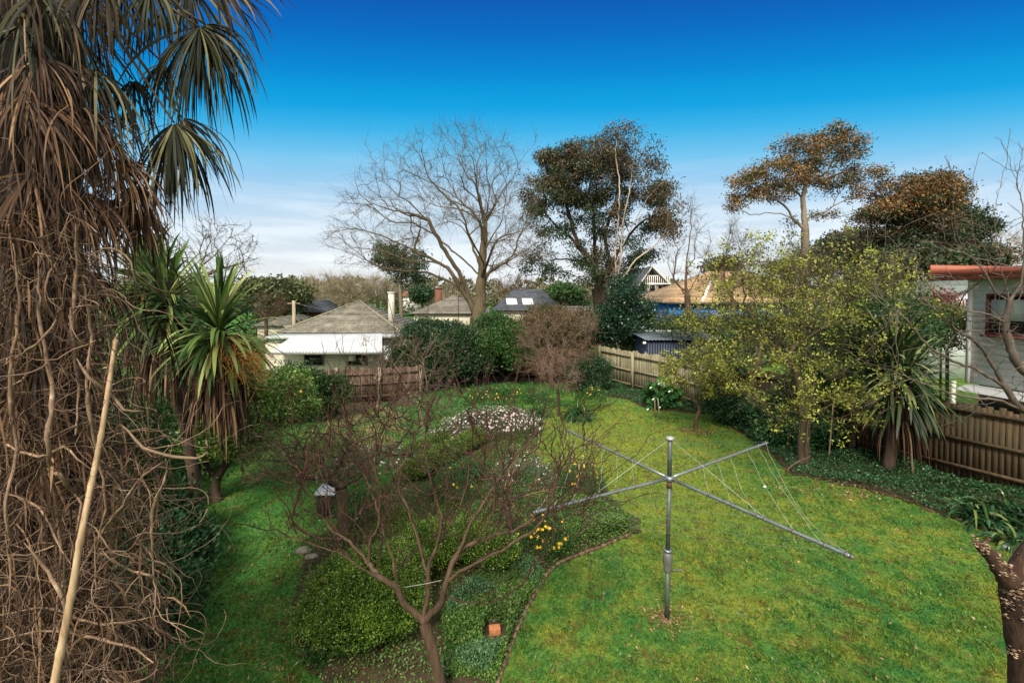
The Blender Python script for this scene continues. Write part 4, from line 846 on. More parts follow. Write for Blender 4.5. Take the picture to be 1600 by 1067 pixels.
mb.build('main_stem',vine_m,vn,True)
def walk(p,d,n,st,curl,pull=None):
    out=[p]; cur=unit(d); ax=unit(rng.normal(size=3))
    for _ in range(n):
        ax=unit(ax+rng.normal(0,.35,3)); cur=unit(cur+np.cross(ax,cur)*curl+rng.normal(0,.2,3)+(rng.normal(0,.7,3) if rng.random()<.10 else 0)+np.array([0,0,-.05]))
        p=p+cur*st; out.append(p)
    return np.array(out)
mb=MB()
def inreg():
    u=rng.random()
    if u<.78:
        py=rng.uniform(330,1067); wx=np.interp(py,[330,450,600,700,850,1067],[150,165,180,200,170,200]); return rng.uniform(-30,wx),py
    if u<.9: return rng.uniform(140,250),rng.uniform(660,980)
    return rng.uniform(0,262),rng.uniform(930,1067)
for i_ in range(600):
    px,py=inreg(); q=walk(P(px,py,rng.uniform(2.85,3.6)),rng.normal(size=3)*[1,.6,1]+[0,0,-.7],int(rng.integers(9,26)),.045,rng.uniform(.05,.42)); r_=rng.choice([.0022,.0032,.0048,.007],p=[.42,.33,.2,.05]); mb.tube(q,np.linspace(r_,r_*.3,len(q)),5,cap=False)
for i_ in range(34):
    px=rng.uniform(150,250);py=rng.uniform(690,960); q=walk(P(px,py,rng.uniform(3.2,4.2)),rng.normal(size=3)+[.1,0,-.2],int(rng.integers(8,16)),.05,.25); mb.tube(q,.004,5,cap=False)
n=1100; pp=np.array([P(*inreg(),rng.uniform(2.85,3.7)) for _ in range(n)]); mb.twigs(pp,rng.normal(size=(n,3))*[1,.6,1],rng.uniform(.08,.3,n),.0022,k=5); mb.build('tendrils',vine_m,vn,True)
mb=MB(); n=3200; pp=np.array([P(*inreg(),rng.uniform(2.95,3.9)) for _ in range(n)]); mb.straps(pp,rng.normal(size=(n,3))*[1,.6,1]+[0,0,-.6],rng.uniform(.08,.32,n),rng.uniform(.005,.016,n),1.2,k=4); mb.build('dead_leaves',dead_leaf,palm)
# ground heap of dry vine litter
mb=MB(); n=800; xx=rng.uniform(-4.6,-2.25,n); yy=rng.uniform(2.5,4.2,n); k=(xx>-1.127*yy-1); 
# keep the heap left of the lawn edge (pixel x 250)
k&=(xx/yy<-.77); xx=xx[k];yy=yy[k];n=len(xx); mb.twigs(np.stack([xx,yy,rng.random(n)*.75],1),np.stack([rng.normal(size=n),rng.normal(size=n),rng.normal(0,.25,n)],1),rng.uniform(.2,.6,n),.004,k=5); tag(mb.build('twig_heap',vine_m),'heap of dry vine prunings under the palm','twigs',kind='stuff')
# bamboo
bam=thing('bamboo_pole','pale snapped bamboo pole leaning against the vine covered palm','bamboo pole',P(85,1067,2.55)*[1,1,0]+[0,0,0])
bl=np.array([P(181,531,3.05),P(172,590,2.98),P(158,680,2.9),P(141,765,2.8),P(128,830,2.72),P(113,920,2.66),P(98,1000,2.6),P(85,1067,2.55),P(66,1180,2.45)])
q=resample(bl,.03); rr=np.linspace(.013,.021,len(q)); dist=np.concatenate([[0],np.cumsum(np.linalg.norm(np.diff(q,axis=0),axis=1))]); ndn=np.abs(((dist/.31+.5)%1)-.5)*.31; rr=rr*(1+.18*(ndn<.012)); mb=MB(); mb.tube(q,rr,12)
def M_bamboo():
    m,n,l,b=mat('bamboo'); ns=noise(n,l,4,5,.6,stretch=(6,6,.6)); r=rampn(n,l,ns.outputs[0],[(.3,(.20,.12,.065)),(.5,(.40,.27,.155)),(.72,(.56,.43,.28))]); l.new(r.outputs[0],b.inputs['Base Color']); b.inputs['Roughness'].default_value=.45; return m
mb.build('cane',M_bamboo(),bam,True); mb=MB(); e=bl[0]; mb.tube([e-[.004,0,.012],e+[.01,0,.03],e+[.012,0,.045]],[.012,.006,.002],6); mb.tube([bl[1]+[-.01,0,.07],bl[1]+[-.05,0,.06]],[.008,.004],6); mb.build('splinter',bpy.data.materials['bamboo'],bam)
# slim palm-like trunk behind (visible between vines)
c=np.array([P(148,900,4.6)[0],4.6,0]); mb=MB(); zz=np.linspace(-.02,3.4,18); mb.tube(np.stack([c[0]+.03*np.sin(zz*2),np.full(18,4.6),zz],1),.075+.008*rng.random(18),10)
tr2=thing('young_palm','slender grey palm trunk with low green fan leaves behind the vine','palm tree',c); mb.build('trunk',M_bark('ring_trunk',(.12,.09,.06),(.24,.18,.12),(.3,.25,.18),scale=7,stretch=(.6,.6,4)),tr2,True)
for px,py,dv in [(215,700,(.8,-.1,.0)),(190,690,(.5,-.3,-.3)),(160,660,(-.2,-.3,.2)),(225,720,(.8,-.2,-.5))]:
    hb_=P(px,py,4.3); d=unit(np.array(dv)); s_=unit(np.cross(d,[0,-1,.2])); th=np.linspace(-1.2,1.2,34); D=np.cos(th)[:,None]*d+np.sin(th)[:,None]*s_; mb=MB(); mb.straps(np.repeat(hb_[None],34,0),D,.5,.025,.6,k=6,side=np.cross(D,np.cross(d,s_))); mb.build('frond',strapm,tr2)

# ==================================================================== RIGHT: fruit trees, yuccas, stump, bare tree
bud_leaf=M_leaf('spring_leaf',[(.07,.085,.018),(.16,.18,.028),(.30,.325,.045),(.45,.47,.10)],trans=.3,rough=.5,nscale=1.5)
bud_leaf2=M_leaf('spring_leaf_olive',[(.10,.085,.02),(.17,.15,.035),(.27,.24,.06)],trans=.25,nscale=1.0)
def budtree(name,label,Yd,trunk,limbs,blobs,ntg,r0,rt,step,nclump,lsz,sig,barkm=bark_moss,twn=1500,twl=.4,leafm=None,per=7,up=.25):
    tr=pts(trunk,Yd); b=tr[0].copy(); b[2]=gz(b[0],b[1]); root=thing(name,label,'tree',b); tr[0]=b; T_=Tree(resample(tr,step*.5),step); T_.ok[-1]=True
    for l_ in limbs: T_.limb(pts(l_,Yd),jit=step*.1)
    tot=sum(x[2]*x[3] for x in blobs); tg=[]
    for (px,py,rx,ry,dy,ryy) in blobs:
        m=max(3,int(ntg*rx*ry/tot)); s_=Yd/F_PX; tg.append(ell(m,P(px,py,Yd+dy),(rx*s_,ryy,ry*s_),.2))
    T_.grow(np.vstack(tg),w=.1,k=.9,up=up,jit=.12); T_.finish(r0,rt)
    mb=MB(); T_.emit(mb,r0*.2); mb.build('trunk',barkm,root,True)
    mb=MB(); T_.emit(mb,0,r0*.2); E=twig_sprout(T_,mb,twn,twl,.004,.02,up=up,spread=.6); mb.build('branches',barkm,root,True)
    src=np.vstack([E,T_.P[T_.tips]]); c=src[rng.integers(0,len(src),nclump)]; q=np.repeat(c,per,0)+rng.normal(0,sig,(nclump*per,3)); a=np.clip(np.repeat(rng.random(nclump),per)+rng.normal(0,.12,nclump*per),0,1)
    mb=MB(); mb.leaves(q,lsz,lsz*.5,d=np.array([0,0,.5]),spread=1.6,a=a); mb.build('leaves',leafm or bud_leaf,root); return root,T_
SY=G(1088,673)[1]
budtree('fruit_tree','small fruit tree with fresh yellow green leaves near the arum lilies',SY,[(1087,673),(1088,655),(1093,640),(1090,632)],[[(1090,632),(1070,610),(1055,585),(1048,565)],[(1090,632),(1100,605),(1108,575),(1115,550)],[(1090,632),(1085,600,.3),(1082,570,.4)]],
 [(1062,570,38,28,0,.9),(1110,560,42,35,.2,.9),(1085,590,50,28,-.3,.8),(1130,600,30,30,0,.6)],120,.06,.005,.2,420,.085,.06,bark_brown,900,.3,per=13)
LY=G(1255,728)[1]
budtree('fruit_tree','large spreading fruit tree with sparse lime green leaves by the right fence',LY,[(1254,730),(1255,700),(1257,660),(1255,620)],
 [[(1255,622),(1248,595),(1235,565),(1232,550)],[(1235,555),(1250,535),(1290,510),(1320,495)],[(1235,558),(1205,540),(1180,525),(1150,530),(1110,535)],[(1255,622),(1275,600,-.3),(1300,590,-.4),(1330,575,-.5),(1370,540,-.6)],
  [(1255,622),(1270,590,.4),(1290,560,.6),(1320,520,.8)],[(1232,552),(1215,520),(1195,480),(1190,430)],[(1250,536),(1262,490),(1255,440),(1240,390)],[(1290,512),(1330,460),(1345,420),(1330,375)],[(1255,650),(1225,640,-.6),(1190,625,-.9),(1160,610,-1)],[(1255,640),(1290,650,-.6),(1330,655,-.9),(1370,665,-1.1)],
  [(1205,540),(1170,490),(1160,440),(1165,395)]],
 [(1160,500,95,85,.3,1.8),(1250,470,110,95,.6,1.9),(1340,470,90,85,.4,1.7),(1200,590,110,55,-.5,1.4),(1300,600,90,45,-.5,1.2),(1130,460,60,55,.3,1.2),(1385,430,45,40,.5,1.0),(1340,650,60,30,-1,.6),(1230,660,40,22,-.8,.5),(1170,410,40,45,.2,.8),(1220,400,40,45,.5,.8)],520,.135,.0048,.26,1150,.078,.065,M_bark('bark_fruit',(.040,.028,.018),(.10,.075,.045),(.20,.175,.10),scale=8),3400,.45,up=.4,per=13)
# winding vine stem on the trunk
mb=MB(); q=resample(np.array([P(x_,y_,LY-.18+dy) for x_,y_,dy in [(1270,640,0),(1262,665,-.1),(1262,695,-.15),(1266,712,-.2),(1245,722,-.3),(1228,735,-.4)]]),.08); q[-1][2]=.0; mb.tube(q,.022,7); tag(mb.build('vine_stem',bark_brown,smooth=True),'bare twisting vine stem looping down beside the large fruit tree trunk','vine stem')
# other woody/leafy shrubs behind along the right fence
olive=M_leaf('olive_leaf',[(.05,.05,.016),(.095,.095,.028),(.17,.16,.045)],trans=.2)
leafy_tree('pittosporum_bush','olive green bushy hedge plant beyond the fence below the blue wrap',19.5,[(1180,640),(1182,590),(1185,560)],[],[(1060,508,50,16,2.5,1),(1120,507,70,18,1.5,1.2),(1200,507,80,20,.5,1.3),(1290,503,80,28,0,1.3),(1370,480,60,40,-.5,1.2)],260,.1,.01,.4,bark_brown,[(olive,.6,None),(mid_leaf,.4,None)],24000,.13,.5,.35,cat='shrub')
leafy_tree('laurel_bush','mid green broad leaved bush against the right fence behind the fruit tree',12.6,[(1330,720),(1332,650),(1335,600)],[],[(1320,560,60,60,0,.7),(1380,520,60,60,0,.8),(1430,500,45,45,.8,.7),(1270,600,50,50,.8,.7)],180,.09,.01,.35,bark_moss,[(mid_leaf,.7,None),(dark_leaf,.3,None)],15000,.11,.5,.25,cat='shrub')
shrub('ivy_mound','dark green ivy mound climbing the fence between the yucca and the fruit tree',[((7.4,15.6,.5),(.7,.8,.7)),((8.1,14.2,.5),(.7,.8,.75)),((8.8,12.9,.5),(.6,.8,.7)),((8.0,13.3,.3),(.7,.9,.5))],12000,.09,ivy,.6)
cordyline('yucca','spiky dark green yucca against the fence between the two leafy fruit trees',np.array([7.35,16.0,0]),[P(1138,555,16.0),P(1118,590,16.2)],.95,.055,strapm,n=150,skirt=120,skl=.6,tr=.10)
big_strap=M_leaf('phormium_leaf',[(.014,.036,.012),(.032,.065,.020),(.075,.115,.035),(.30,.32,.14)],trans=.12,rough=.5,nscale=.8)
GB=np.array([9.35,11.2,0]); cordyline('grass_tree','huge strappy leaved plant with drooping leaves on a short stem before the fence',GB,[P(1408,600,11.1),P(1395,570,11.3)],1.5,.07,big_strap,n=230,skirt=130,skl=.9,tr=.13)
# right-hand bare tree reaching in from the edge
RY=7.6; 
RL=[[(1650,640),(1600,640),(1570,605),(1545,560),(1520,530),(1500,520),(1480,500),(1462,485),(1440,460,.3),(1430,430,.4)],
 [(1650,600),(1600,580),(1580,545),(1572,505),(1578,470)],[(1578,470),(1555,455),(1535,420),(1505,395),(1480,380),(1470,350)],[(1578,470),(1595,440),(1600,400)],
 [(1600,640),(1560,625),(1530,622),(1490,615),(1440,598),(1400,582),(1350,565),(1320,545)],[(1570,605),(1530,580),(1490,565),(1450,540),(1420,505),(1385,470),(1365,440),(1352,410)],
 [(1572,505),(1540,490),(1510,485),(1480,475),(1450,445),(1440,420)],[(1578,470),(1560,400),(1555,330),(1570,260),(1578,200)],[(1535,420),(1520,360),(1518,300),(1530,240)],[(1600,400),(1598,330),(1590,280),(1600,230)],[(1600,300),(1570,230),(1555,215)],[(1560,625),(1530,640),(1500,655),(1470,665)],[(1505,395),(1490,330),(1495,290)]]
tb=[(1660,900),(1655,760),(1650,640),(1650,600)]
tg=[P(rng.uniform(1350,1640),rng.uniform(330,640),RY+rng.normal(0,.7)) for _ in range(190)]+[P(rng.uniform(1450,1640),rng.uniform(230,420),RY+rng.normal(0,.5)) for _ in range(30)]+[P(rng.uniform(1490,1640),rng.uniform(440,640),RY+rng.normal(0,.5)) for _ in range(90)]
bare_tree('bare_tree','gnarled leafless fruit tree reaching in from the right edge before the white house',RY,tb,RL,tg,.13,.0045,.16,M_bark('bark_greybrown',(.045,.032,.026),(.11,.085,.07),(.24,.22,.19),scale=7),500,.2,.003,.012,up=.35,k=1.2,w=.05,branchm=M_bark('bark_lichen',(.07,.05,.04),(.15,.12,.095),(.34,.33,.28),scale=5),thr=.035)  # dark grey brown trunk bark, paler lichened branches
# fungus covered stump
FYs=3.1; sb=np.array([P(1600,1067,FYs)[0]+.02,FYs,0]); stp=thing('tree_stump','sawn off dead trunk covered in pale bracket fungi at the right edge','tree stump',sb)
mb=MB(); bd=M_bark('stump_bark',(.022,.012,.008),(.075,.040,.026),(.17,.11,.075),scale=26,stretch=(1,1,.35),bump=1.0)
q=resample(np.array([sb,P(1598,1067,FYs),P(1592,1000,FYs),P(1589,940,FYs),P(1586,905,FYs)]),.06); rr=np.interp(np.linspace(0,1,len(q)),[0,.3,.7,.85,1],[.12,.095,.076,.074,.085])*(1+.05*rng.normal(size=len(q))); mb.tube(q,rr,16)
L1=resample(pts([(1580,912),(1563,888),(1548,868),(1532,852),(1530,848)],FYs-.02),.04); mb.tube(L1,np.linspace(.06,.030,len(L1))*(1+.08*rng.normal(size=len(L1))),10)
L2=resample(pts([(1582,915),(1592,890),(1605,868),(1625,840)],FYs),.04); mb.tube(L2,np.linspace(.07,.05,len(L2)),10)
L3=resample(pts([(1535,852),(1540,846),(1546,841)],FYs-.02),.02); mb.tube(L3,.012,7); mb.build('trunk',bd,stp,True)
fung=M_leaf('bracket_fungus',[(.12,.07,.045),(.24,.155,.10),(.42,.32,.23)],trans=0,rough=.7,spec=.2)
mb=MB()
def bracket(mb,c,out,r):
    out=unit(out); s_=unit(np.cross(out,[0,0,1.])); th=np.linspace(-1.4,1.4,7); V=[c,c-[0,0,r*.35]]
    for t in th: V.append(c+out*r*math.cos(t)+s_*r*1.1*math.sin(t)+np.array([0,0,r*.1*math.cos(3*t)]))
    T=[[0,2+i,3+i] for i in range(6)]+[[1,3+i,2+i] for i in range(6)]; mb.add(np.array(V),None,T)
for i_ in range(98):
    u=rng.random(); mb=MB()
    if u<.58: k=len(q)-1-int(min(len(q)-1,abs(rng.normal(0,.15))/.06)); c=q[k]; R_=rr[k]
    elif u<.66: k=max(0,len(q)-1-int(rng.uniform(.42,.52)/.06)); c=q[k]; R_=rr[k]
    elif u<.86: k=int(rng.integers(0,len(L1))); c=L1[k]; R_=np.interp(k,[0,len(L1)],[.058,.03])
    else: k=int(rng.integers(0,len(L2))); c=L2[k]; R_=.056
    az0=rng.uniform(-math.pi*1.05,.05); z0=0.
    for kk in range(int(rng.integers(4,10))):
        az=az0+rng.normal(0,.28); o=np.array([math.cos(az),math.sin(az),.0]); r_=rng.uniform(.004,.011); mb.blob(c+o*R_*1.0+np.array([0,0,rng.normal(0,.022)]),(r_*1.15,r_*1.1,r_*.38),8,5,.22)
    mb.build('bracket_fungus',fung,stp)
# ==================================================================== BUILDINGS
def hip(mb,x0,x1,y0,y1,ze,za,n,lip=.03,over=0):
    """stepped tile courses of a hip roof; ring by ring"""
    hw=min(x1-x0,y1-y0)/2
    for i in range(n):
        a=hw*i/n; b=hw*(i+1)/n; z0=ze+(za-ze)*i/n+lip; z1=ze+(za-ze)*(i+1)/n
        o=[(x0+a,y0+a),(x1-a,y0+a),(x1-a,y1-a),(x0+a,y1-a)]; q=[(x0+b,y0+b),(x1-b,y0+b),(x1-b,y1-b),(x0+b,y1-b)]
        V=[(*p_,z0-lip-.0) for p_ in o]+[(*p_,z0) for p_ in o]+[(*p_,z1) for p_ in q]
        Q=[]
        for k in range(4): k2=(k+1)%4; Q+=[[k,k2,4+k2,4+k],[4+k,4+k2,8+k2,8+k]]
        mb.add(V,Q,None,.3+.5*rng.random())
    # under side
    mb.add([(x0,y0,ze-.02),(x1,y0,ze-.02),(x1,y1,ze-.02),(x0,y1,ze-.02)],[[0,3,2,1]])
def M_tile(name,c1,c2,c3,sx=3.3,rough=.85,bump=.6):
    m,n,l,b=mat(name); ns=noise(n,l,1.6,7,.7); fi=noise(n,l,9,4,.6); r=rampn(n,l,ns.outputs[0],[(.32,c1),(.5,c2),(.68,c3)]); r2=rampn(n,l,fi.outputs[0],[(.3,(.7,.7,.7)),(.7,(1.25,1.25,1.25))])
    at=n.new('ShaderNodeAttribute'); at.attribute_name='rnd'; vr=rampn(n,l,at.outputs['Fac'],[(0,(.5,.5,.5)),(1,(1.35,1.35,1.35))])
    col=mixn(n,l,1.,mixn(n,l,1.,r.outputs[0],r2.outputs[0],'MULTIPLY'),vr.outputs[0],'MULTIPLY'); l.new(col,b.inputs['Base Color']); b.inputs['Roughness'].default_value=rough
    wv=n.new('ShaderNodeTexWave'); wv.inputs['Scale'].default_value=sx; wv.inputs['Distortion'].default_value=.0; g=n.new('ShaderNodeTexCoord'); l.new(g.outputs['Object'],wv.inputs['Vector']); bp=n.new('ShaderNodeBump'); bp.inputs['Strength'].default_value=bump; bp.inputs['Distance'].default_value=.04; l.new(wv.outputs[0],bp.inputs['Height']); l.new(bp.outputs[0],b.inputs['Normal']); return m
cream=M_flat('cream_wall',(.50,.47,.37),.8,.06,2,dirt=(.4,.37,.29),dirtamt=.35); white=M_flat('white_paint',(.78,.78,.75),.6,.05,2); glass=M_flat('dark_glass',(.02,.022,.025),.1,.2,2,spec=.6)
tile_brown=M_tile('tile_grey_brown',(.095,.085,.064),(.18,.165,.13),(.29,.275,.23)); tile_dark=M_tile('tile_slate',(.035,.042,.055),(.06,.07,.09),(.09,.105,.13)); tile_grey=M_tile('tile_grey',(.09,.08,.065),(.15,.135,.11),(.22,.2,.17)); tile_tan=M_tile('tile_new_tan',(.30,.18,.09),(.50,.33,.18),(.66,.50,.31),bump=.9); tile_red=M_tile('tile_red',(.22,.07,.04),(.34,.13,.08),(.4,.2,.14))
def corr(mb,A,B,C,D,n=60,amp=.018):
    """corrugated sheet: A->B along eave, D->C along top"""
    A,B,C,D=[np.array(v,float) for v in (A,B,C,D)]; t=np.linspace(0,1,n*4+1)[:,None]; up=amp*np.sin(t*n*2*math.pi); lo=A+(B-A)*t; hi=D+(C-D)*t; z=np.array([[0,0,1.]]); lo=lo+up*z; hi=hi+up*z
    k=len(t); V=np.vstack([lo,hi,lo-[0,0,.02],hi-[0,0,.02]]); i=np.arange(k-1); Q=np.concatenate([np.stack([i,i+1,k+i+1,k+i],-1),np.stack([2*k+i,3*k+i,3*k+i+1,2*k+i+1],-1),np.stack([i,2*k+i,2*k+i+1,i+1],-1)]); mb.add(V,Q,None,.5)
def gable_tri(mb,x0,x1,y,ze,za,th=.12): mb.slab([(x0,y,ze),(x1,y,ze),((x0+x1)/2,y,za)],(0,-th,0))
def window(root,c,w_,h,dy=-.03,fm=None,mull=0):
    mb=MB(); t=.07
    for sx in(-1,1): mb.box((c[0]+sx*(w_/2-t/2),c[1]+dy,c[2]),(t,.08,h))
    for sz in(-1,1): mb.box((c[0],c[1]+dy,c[2]+sz*(h/2-t/2)),(w_-2*t,.076,t))
    for k in range(mull): mb.box((c[0]-w_/2+w_*(k+1)/(mull+1),c[1]+dy,c[2]),(.04,.07,h-2*t))
    f=mb.build('window',fm or white,root); mb=MB(); mb.box((c[0],c[1]+dy+.02,c[2]),(w_-2*t-.004,.02,h-2*t-.004)); mb.build('pane',glass,f); return f
# --- left neighbour
Hh=thing('cottage','cream cottage with grey brown tiled pyramid roof and white corrugated lean to','house',(-10,28,-.6))
zA=lambda px,py,Y: P(px,py,Y)[2]; xA=lambda px,Y:(px-800)*Y/710
x0,x1=xA(434,27),xA(624,27); ze=zA(520,520,27); za=zA(540,471,31)
mb=MB(); mb.box(((x0+x1)/2,30.8,(ze-.9)/2),(x1-x0-.8,7.2,ze+.9)); mb.build('wall',cream,Hh)
mb=MB(); hip(mb,x0-.1,x1+.1,27,34.4,ze,za,15,lip=.075); rf=mb.build('roof',tile_brown,Hh)
mb=MB(); X=(x0+x1)/2; hw=3.7; 
ridge=M_flat('ridge_cap',(.24,.22,.15),.85,.2,5)
for sx,sy in((x0-.1,27),(x1+.1,27)): mb.tube([[sx,sy,ze+.05],[sx+(1 if sx<X else -1)*hw,sy+hw,za+.06]],.06,6)
mb.build('ridge_caps',ridge,rf)
mb=MB(); q=P(550,501,28.6); mb.slab([(q[0]-.32,28.4,q[2]+.02),(q[0]+.32,28.4,q[2]+.02),(q[0]+.26,29.0,q[2]+.30),(q[0]-.26,29.0,q[2]+.30)],(0,0,.06)); mb.build('skylight',white,rf)
mb=MB(); q=P(533,478,30.5); mb.tube([[q[0],30.2,q[2]-.3],[q[0],30.2,q[2]+.08]],.09,8); mb.build('vent_pipe',tile_grey,rf)
# flat skillion band
mb=MB(); z1=zA(500,523,25.6); mb.slab([(xA(412,25.4),25.4,z1-.1),(xA(628,25.4),25.4,z1-.04),(xA(624,27),27.02,ze+.01),(xA(436,27),27.02,ze-.05)],(0,0,.14)); mb.build('flat_roof',M_flat('zinc_roof',(.42,.45,.44),.5,.1,2,dirt=(.25,.27,.26)),Hh)
# white awning roof
yt,yb=25.25,23.1; A=P(420,550,yb);B=P(597,550,yb);C=P(597,521,yt);D=P(457,525,yt); mb=MB(); corr(mb,A,B,C,D,34,.028); aw=mb.build('awning_roof',M_flat('white_iron',(.41,.435,.46),.5,.12,1.5,dirt=(.3,.3,.3),dirtamt=.25),Hh)
mb=MB(); mb.box(((A[0]+B[0])/2,yb+.0,A[2]-.08),(B[0]-A[0],.04,.1)); mb.build('gutter',M_flat('gutter_grey',(.2,.2,.18),.6,.1,5),aw)
zb=-.7; mb=MB(); xw0=xA(430,24.1); xw1=xA(622,24.1); mb.box(((xw0+xw1)/2,24.9,(A[2]+.05+zb)/2),(xw1-xw0,1.4,A[2]+.05-zb)); mb.build('wall',cream,Hh)
mb=MB(); q=P(440,535,25.6); mb.box((xA(424,26)+.6,26.4,.4),(1.6,1.5,ze+.4)); mb.build('wall',cream,Hh)
for px,py,w_,h in [(491,561,.95,.5),(559,561,.95,.48)]:
    q=P(px,py,24.2); window(Hh,(q[0],24.2,q[2]-.03),w_+.1,h+.14,-.03,M_flat('dark_frame',(.10,.09,.075),.6,.1,4) if 'dark_frame' not in bpy.data.materials else bpy.data.materials['dark_frame'])
q=P(551,558,24.05); mb=MB(); mb.box((q[0],24.02,q[2]),(.34,.3,.36)); mb.build('air_conditioner',M_flat('ac_white',(.55,.55,.48),.6,.1,6),Hh)
A=P(600,562,23.3);B=P(627,560,23.3);C=P(622,540,24.2);D=P(598,540,24.2); mb=MB(); corr(mb,A,B,C,D,10,.016); mb.build('side_awning',bpy.data.materials['white_iron'],Hh)
q=P(607,572,23.5); mb=MB(); mb.box((q[0],24.16,q[2]-.05),(.6,.1,.5)); mb.build('doorway',glass,Hh)
q=P(612,503,28.9); mb=MB(); t=P(612,458,28.9); mb.box((q[0],28.9,(q[2]+t[2])/2-.25),(.34,.34,t[2]-q[2]+.5)); mb.box((q[0],28.9,t[2]+.03),(.42,.42,.08)); ch=mb.build('chimney',M_flat('white_chimney',(.66,.62,.52),.8,.1,4,dirt=(.3,.28,.22)),Hh); mb=MB(); mb.tube([[q[0],28.9,t[2]],[q[0],28.9,t[2]+.25]],.09,8); mb.build('chimney_pot',bpy.data.materials['old_brick'],ch)
# --- simple distant houses
def house(label,x0,x1,y0,y1,zg,ze,za,roofm,wallm,n=9,name='house',over=.4,wins=(),lip=.05):
    o=thing(name,label,'house',((x0+x1)/2,(y0+y1)/2,zg)); mb=MB(); mb.box(((x0+x1)/2,(y0+y1)/2,(zg+ze)/2),(x1-x0-2*over,y1-y0-2*over,ze-zg)); mb.build('wall',wallm,o); mb=MB(); hip(mb,x0,x1,y0,y1,ze,za,n,lip); rf=mb.build('roof',roofm,o)
    for px,py,w_,h in wins: q=P(px,py,y0+over); window(o,(q[0],y0+over,q[2]),w_,h)
    return o,rf
def hpx(label,pl,pr,pe,pa,Y,dep,roofm,wallm,**k):
    return house(label,xA(pl,Y),xA(pr,Y),Y,Y+dep,-.4,zA(800,pe,Y),zA(800,pa,Y+dep/2),roofm,wallm,**k)
brick=M_bark('far_brick',(.13,.055,.035),(.21,.095,.06),(.28,.15,.10),scale=3,stretch=(1,1,1)); beige=M_flat('beige_wall',(.5,.46,.36),.8,.1,2)
hpx('distant house with dark blue roof and a power pole before it at left',461,500,488,469,62,9,tile_dark,brick)
hpx('small far white roofed building left of the cottage ridge',487,500,474,466,80,6,M_flat('far_white',(.7,.7,.7),.6,.05,1),white)
hpx('distant low house under grey roof seen left of the cottage',392,440,509,493,48,10,tile_grey,beige)
o,rf=hpx('central house with slate blue tiled roof and two skylights',768,884,485,452,44,4.4,tile_dark,cream,n=10,lip=.05)
for px in (802,827):
    za0,za1=zA(800,485,44),zA(800,452,46.2); f0,f1=.22,.50; q=P(px,474,44.8); mb=MB(); a0_,a1_=44+2.2*f0,44+2.2*f1; b0_,b1_=za0+(za1-za0)*f0+.14,za0+(za1-za0)*f1+.14
    mb.slab([(q[0]-.62,a0_,b0_),(q[0]+.42,a0_,b0_),(q[0]+.30,a1_,b1_),(q[0]-.74,a1_,b1_)],(0,0,.08)); mb.build('skylight',white,rf)
o,rf=hpx('house with weathered brown roof and a tall brick chimney behind the bare elm',640,760,490,462,52,12,tile_grey,beige)
q=P(681,478,54); t=P(681,455,54); mb=MB(); mb.box((q[0],56,(q[2]+t[2])/2-.5),(.75,.7,t[2]-q[2]+1.6)); mb.box((q[0],56,t[2]+.36),(.88,.82,.16)); mb.build('chimney',brick,rf)
hpx('far pink roofed house on the horizon behind the cottage chimney',622,652,463,452,110,10,tile_red,white)
o,rf=hpx('house end with a brick chimney right of the central slate roof',858,876,480,466,49,6,tile_dark,beige)
q=P(852,474,48.5); mb=MB(); t=P(852,455,48.5); mb.box((q[0]+.4,50.5,(q[2]+t[2])/2),(.75,.7,t[2]-q[2]+.9)); mb.build('chimney',brick,rf)
# bell roofed building
o=thing('pavilion','small building with pale flared metal roof and finial behind the gum trunk','building',(xA(895,46),48,-.4)); mb=MB(); xc=xA(896,46)
prof=[(1.75,zA(800,478,46)),(1.25,zA(800,472,46)),(.75,zA(800,465,46)),(.35,zA(800,459,46)),(.16,zA(800,455,46))]
for (ra,za_),(rb,zb_) in zip(prof[:-1],prof[1:]):
    A=[(xc-ra,48-ra,za_),(xc+ra,48-ra,za_),(xc+ra,48+ra,za_),(xc-ra,48+ra,za_)]; B=[(xc-rb,48-rb,zb_),(xc+rb,48-rb,zb_),(xc+rb,48+rb,zb_),(xc-rb,48+rb,zb_)]; mb.add(A+B,[[k,(k+1)%4,4+(k+1)%4,4+k] for k in range(4)])
mb.build('roof',M_flat('pale_metal_roof',(.5,.56,.55),.5,.1,2),o); mb=MB(); mb.box((xc,48,zA(800,452,46)),(.3,.3,.6)); mb.build('finial',white,o); mb=MB(); mb.box((xc,48,(prof[0][1]-.4)/2),(3,3,prof[0][1]+.4)); mb.build('wall',cream,o)
o=thing('garden_wall','low white rendered parapet wall behind the back garden trees','wall',(xA(900,42),42,-.4)); mb=MB(); mb.box(((xA(862,42)+xA(925,42))/2,42,(zA(800,481,42)-.4)/2),(xA(925,42)-xA(862,42),.3,zA(800,481,42)+.4)); mb.build('wall',white,o); mb=MB(); mb.box(((xA(862,42)+xA(925,42))/2,42,zA(800,480,42)+.03),(xA(925,42)-xA(862,42)+.2,.42,.1)); mb.build('coping',M_flat('coping',(.7,.7,.66),.7,.1,3),o)
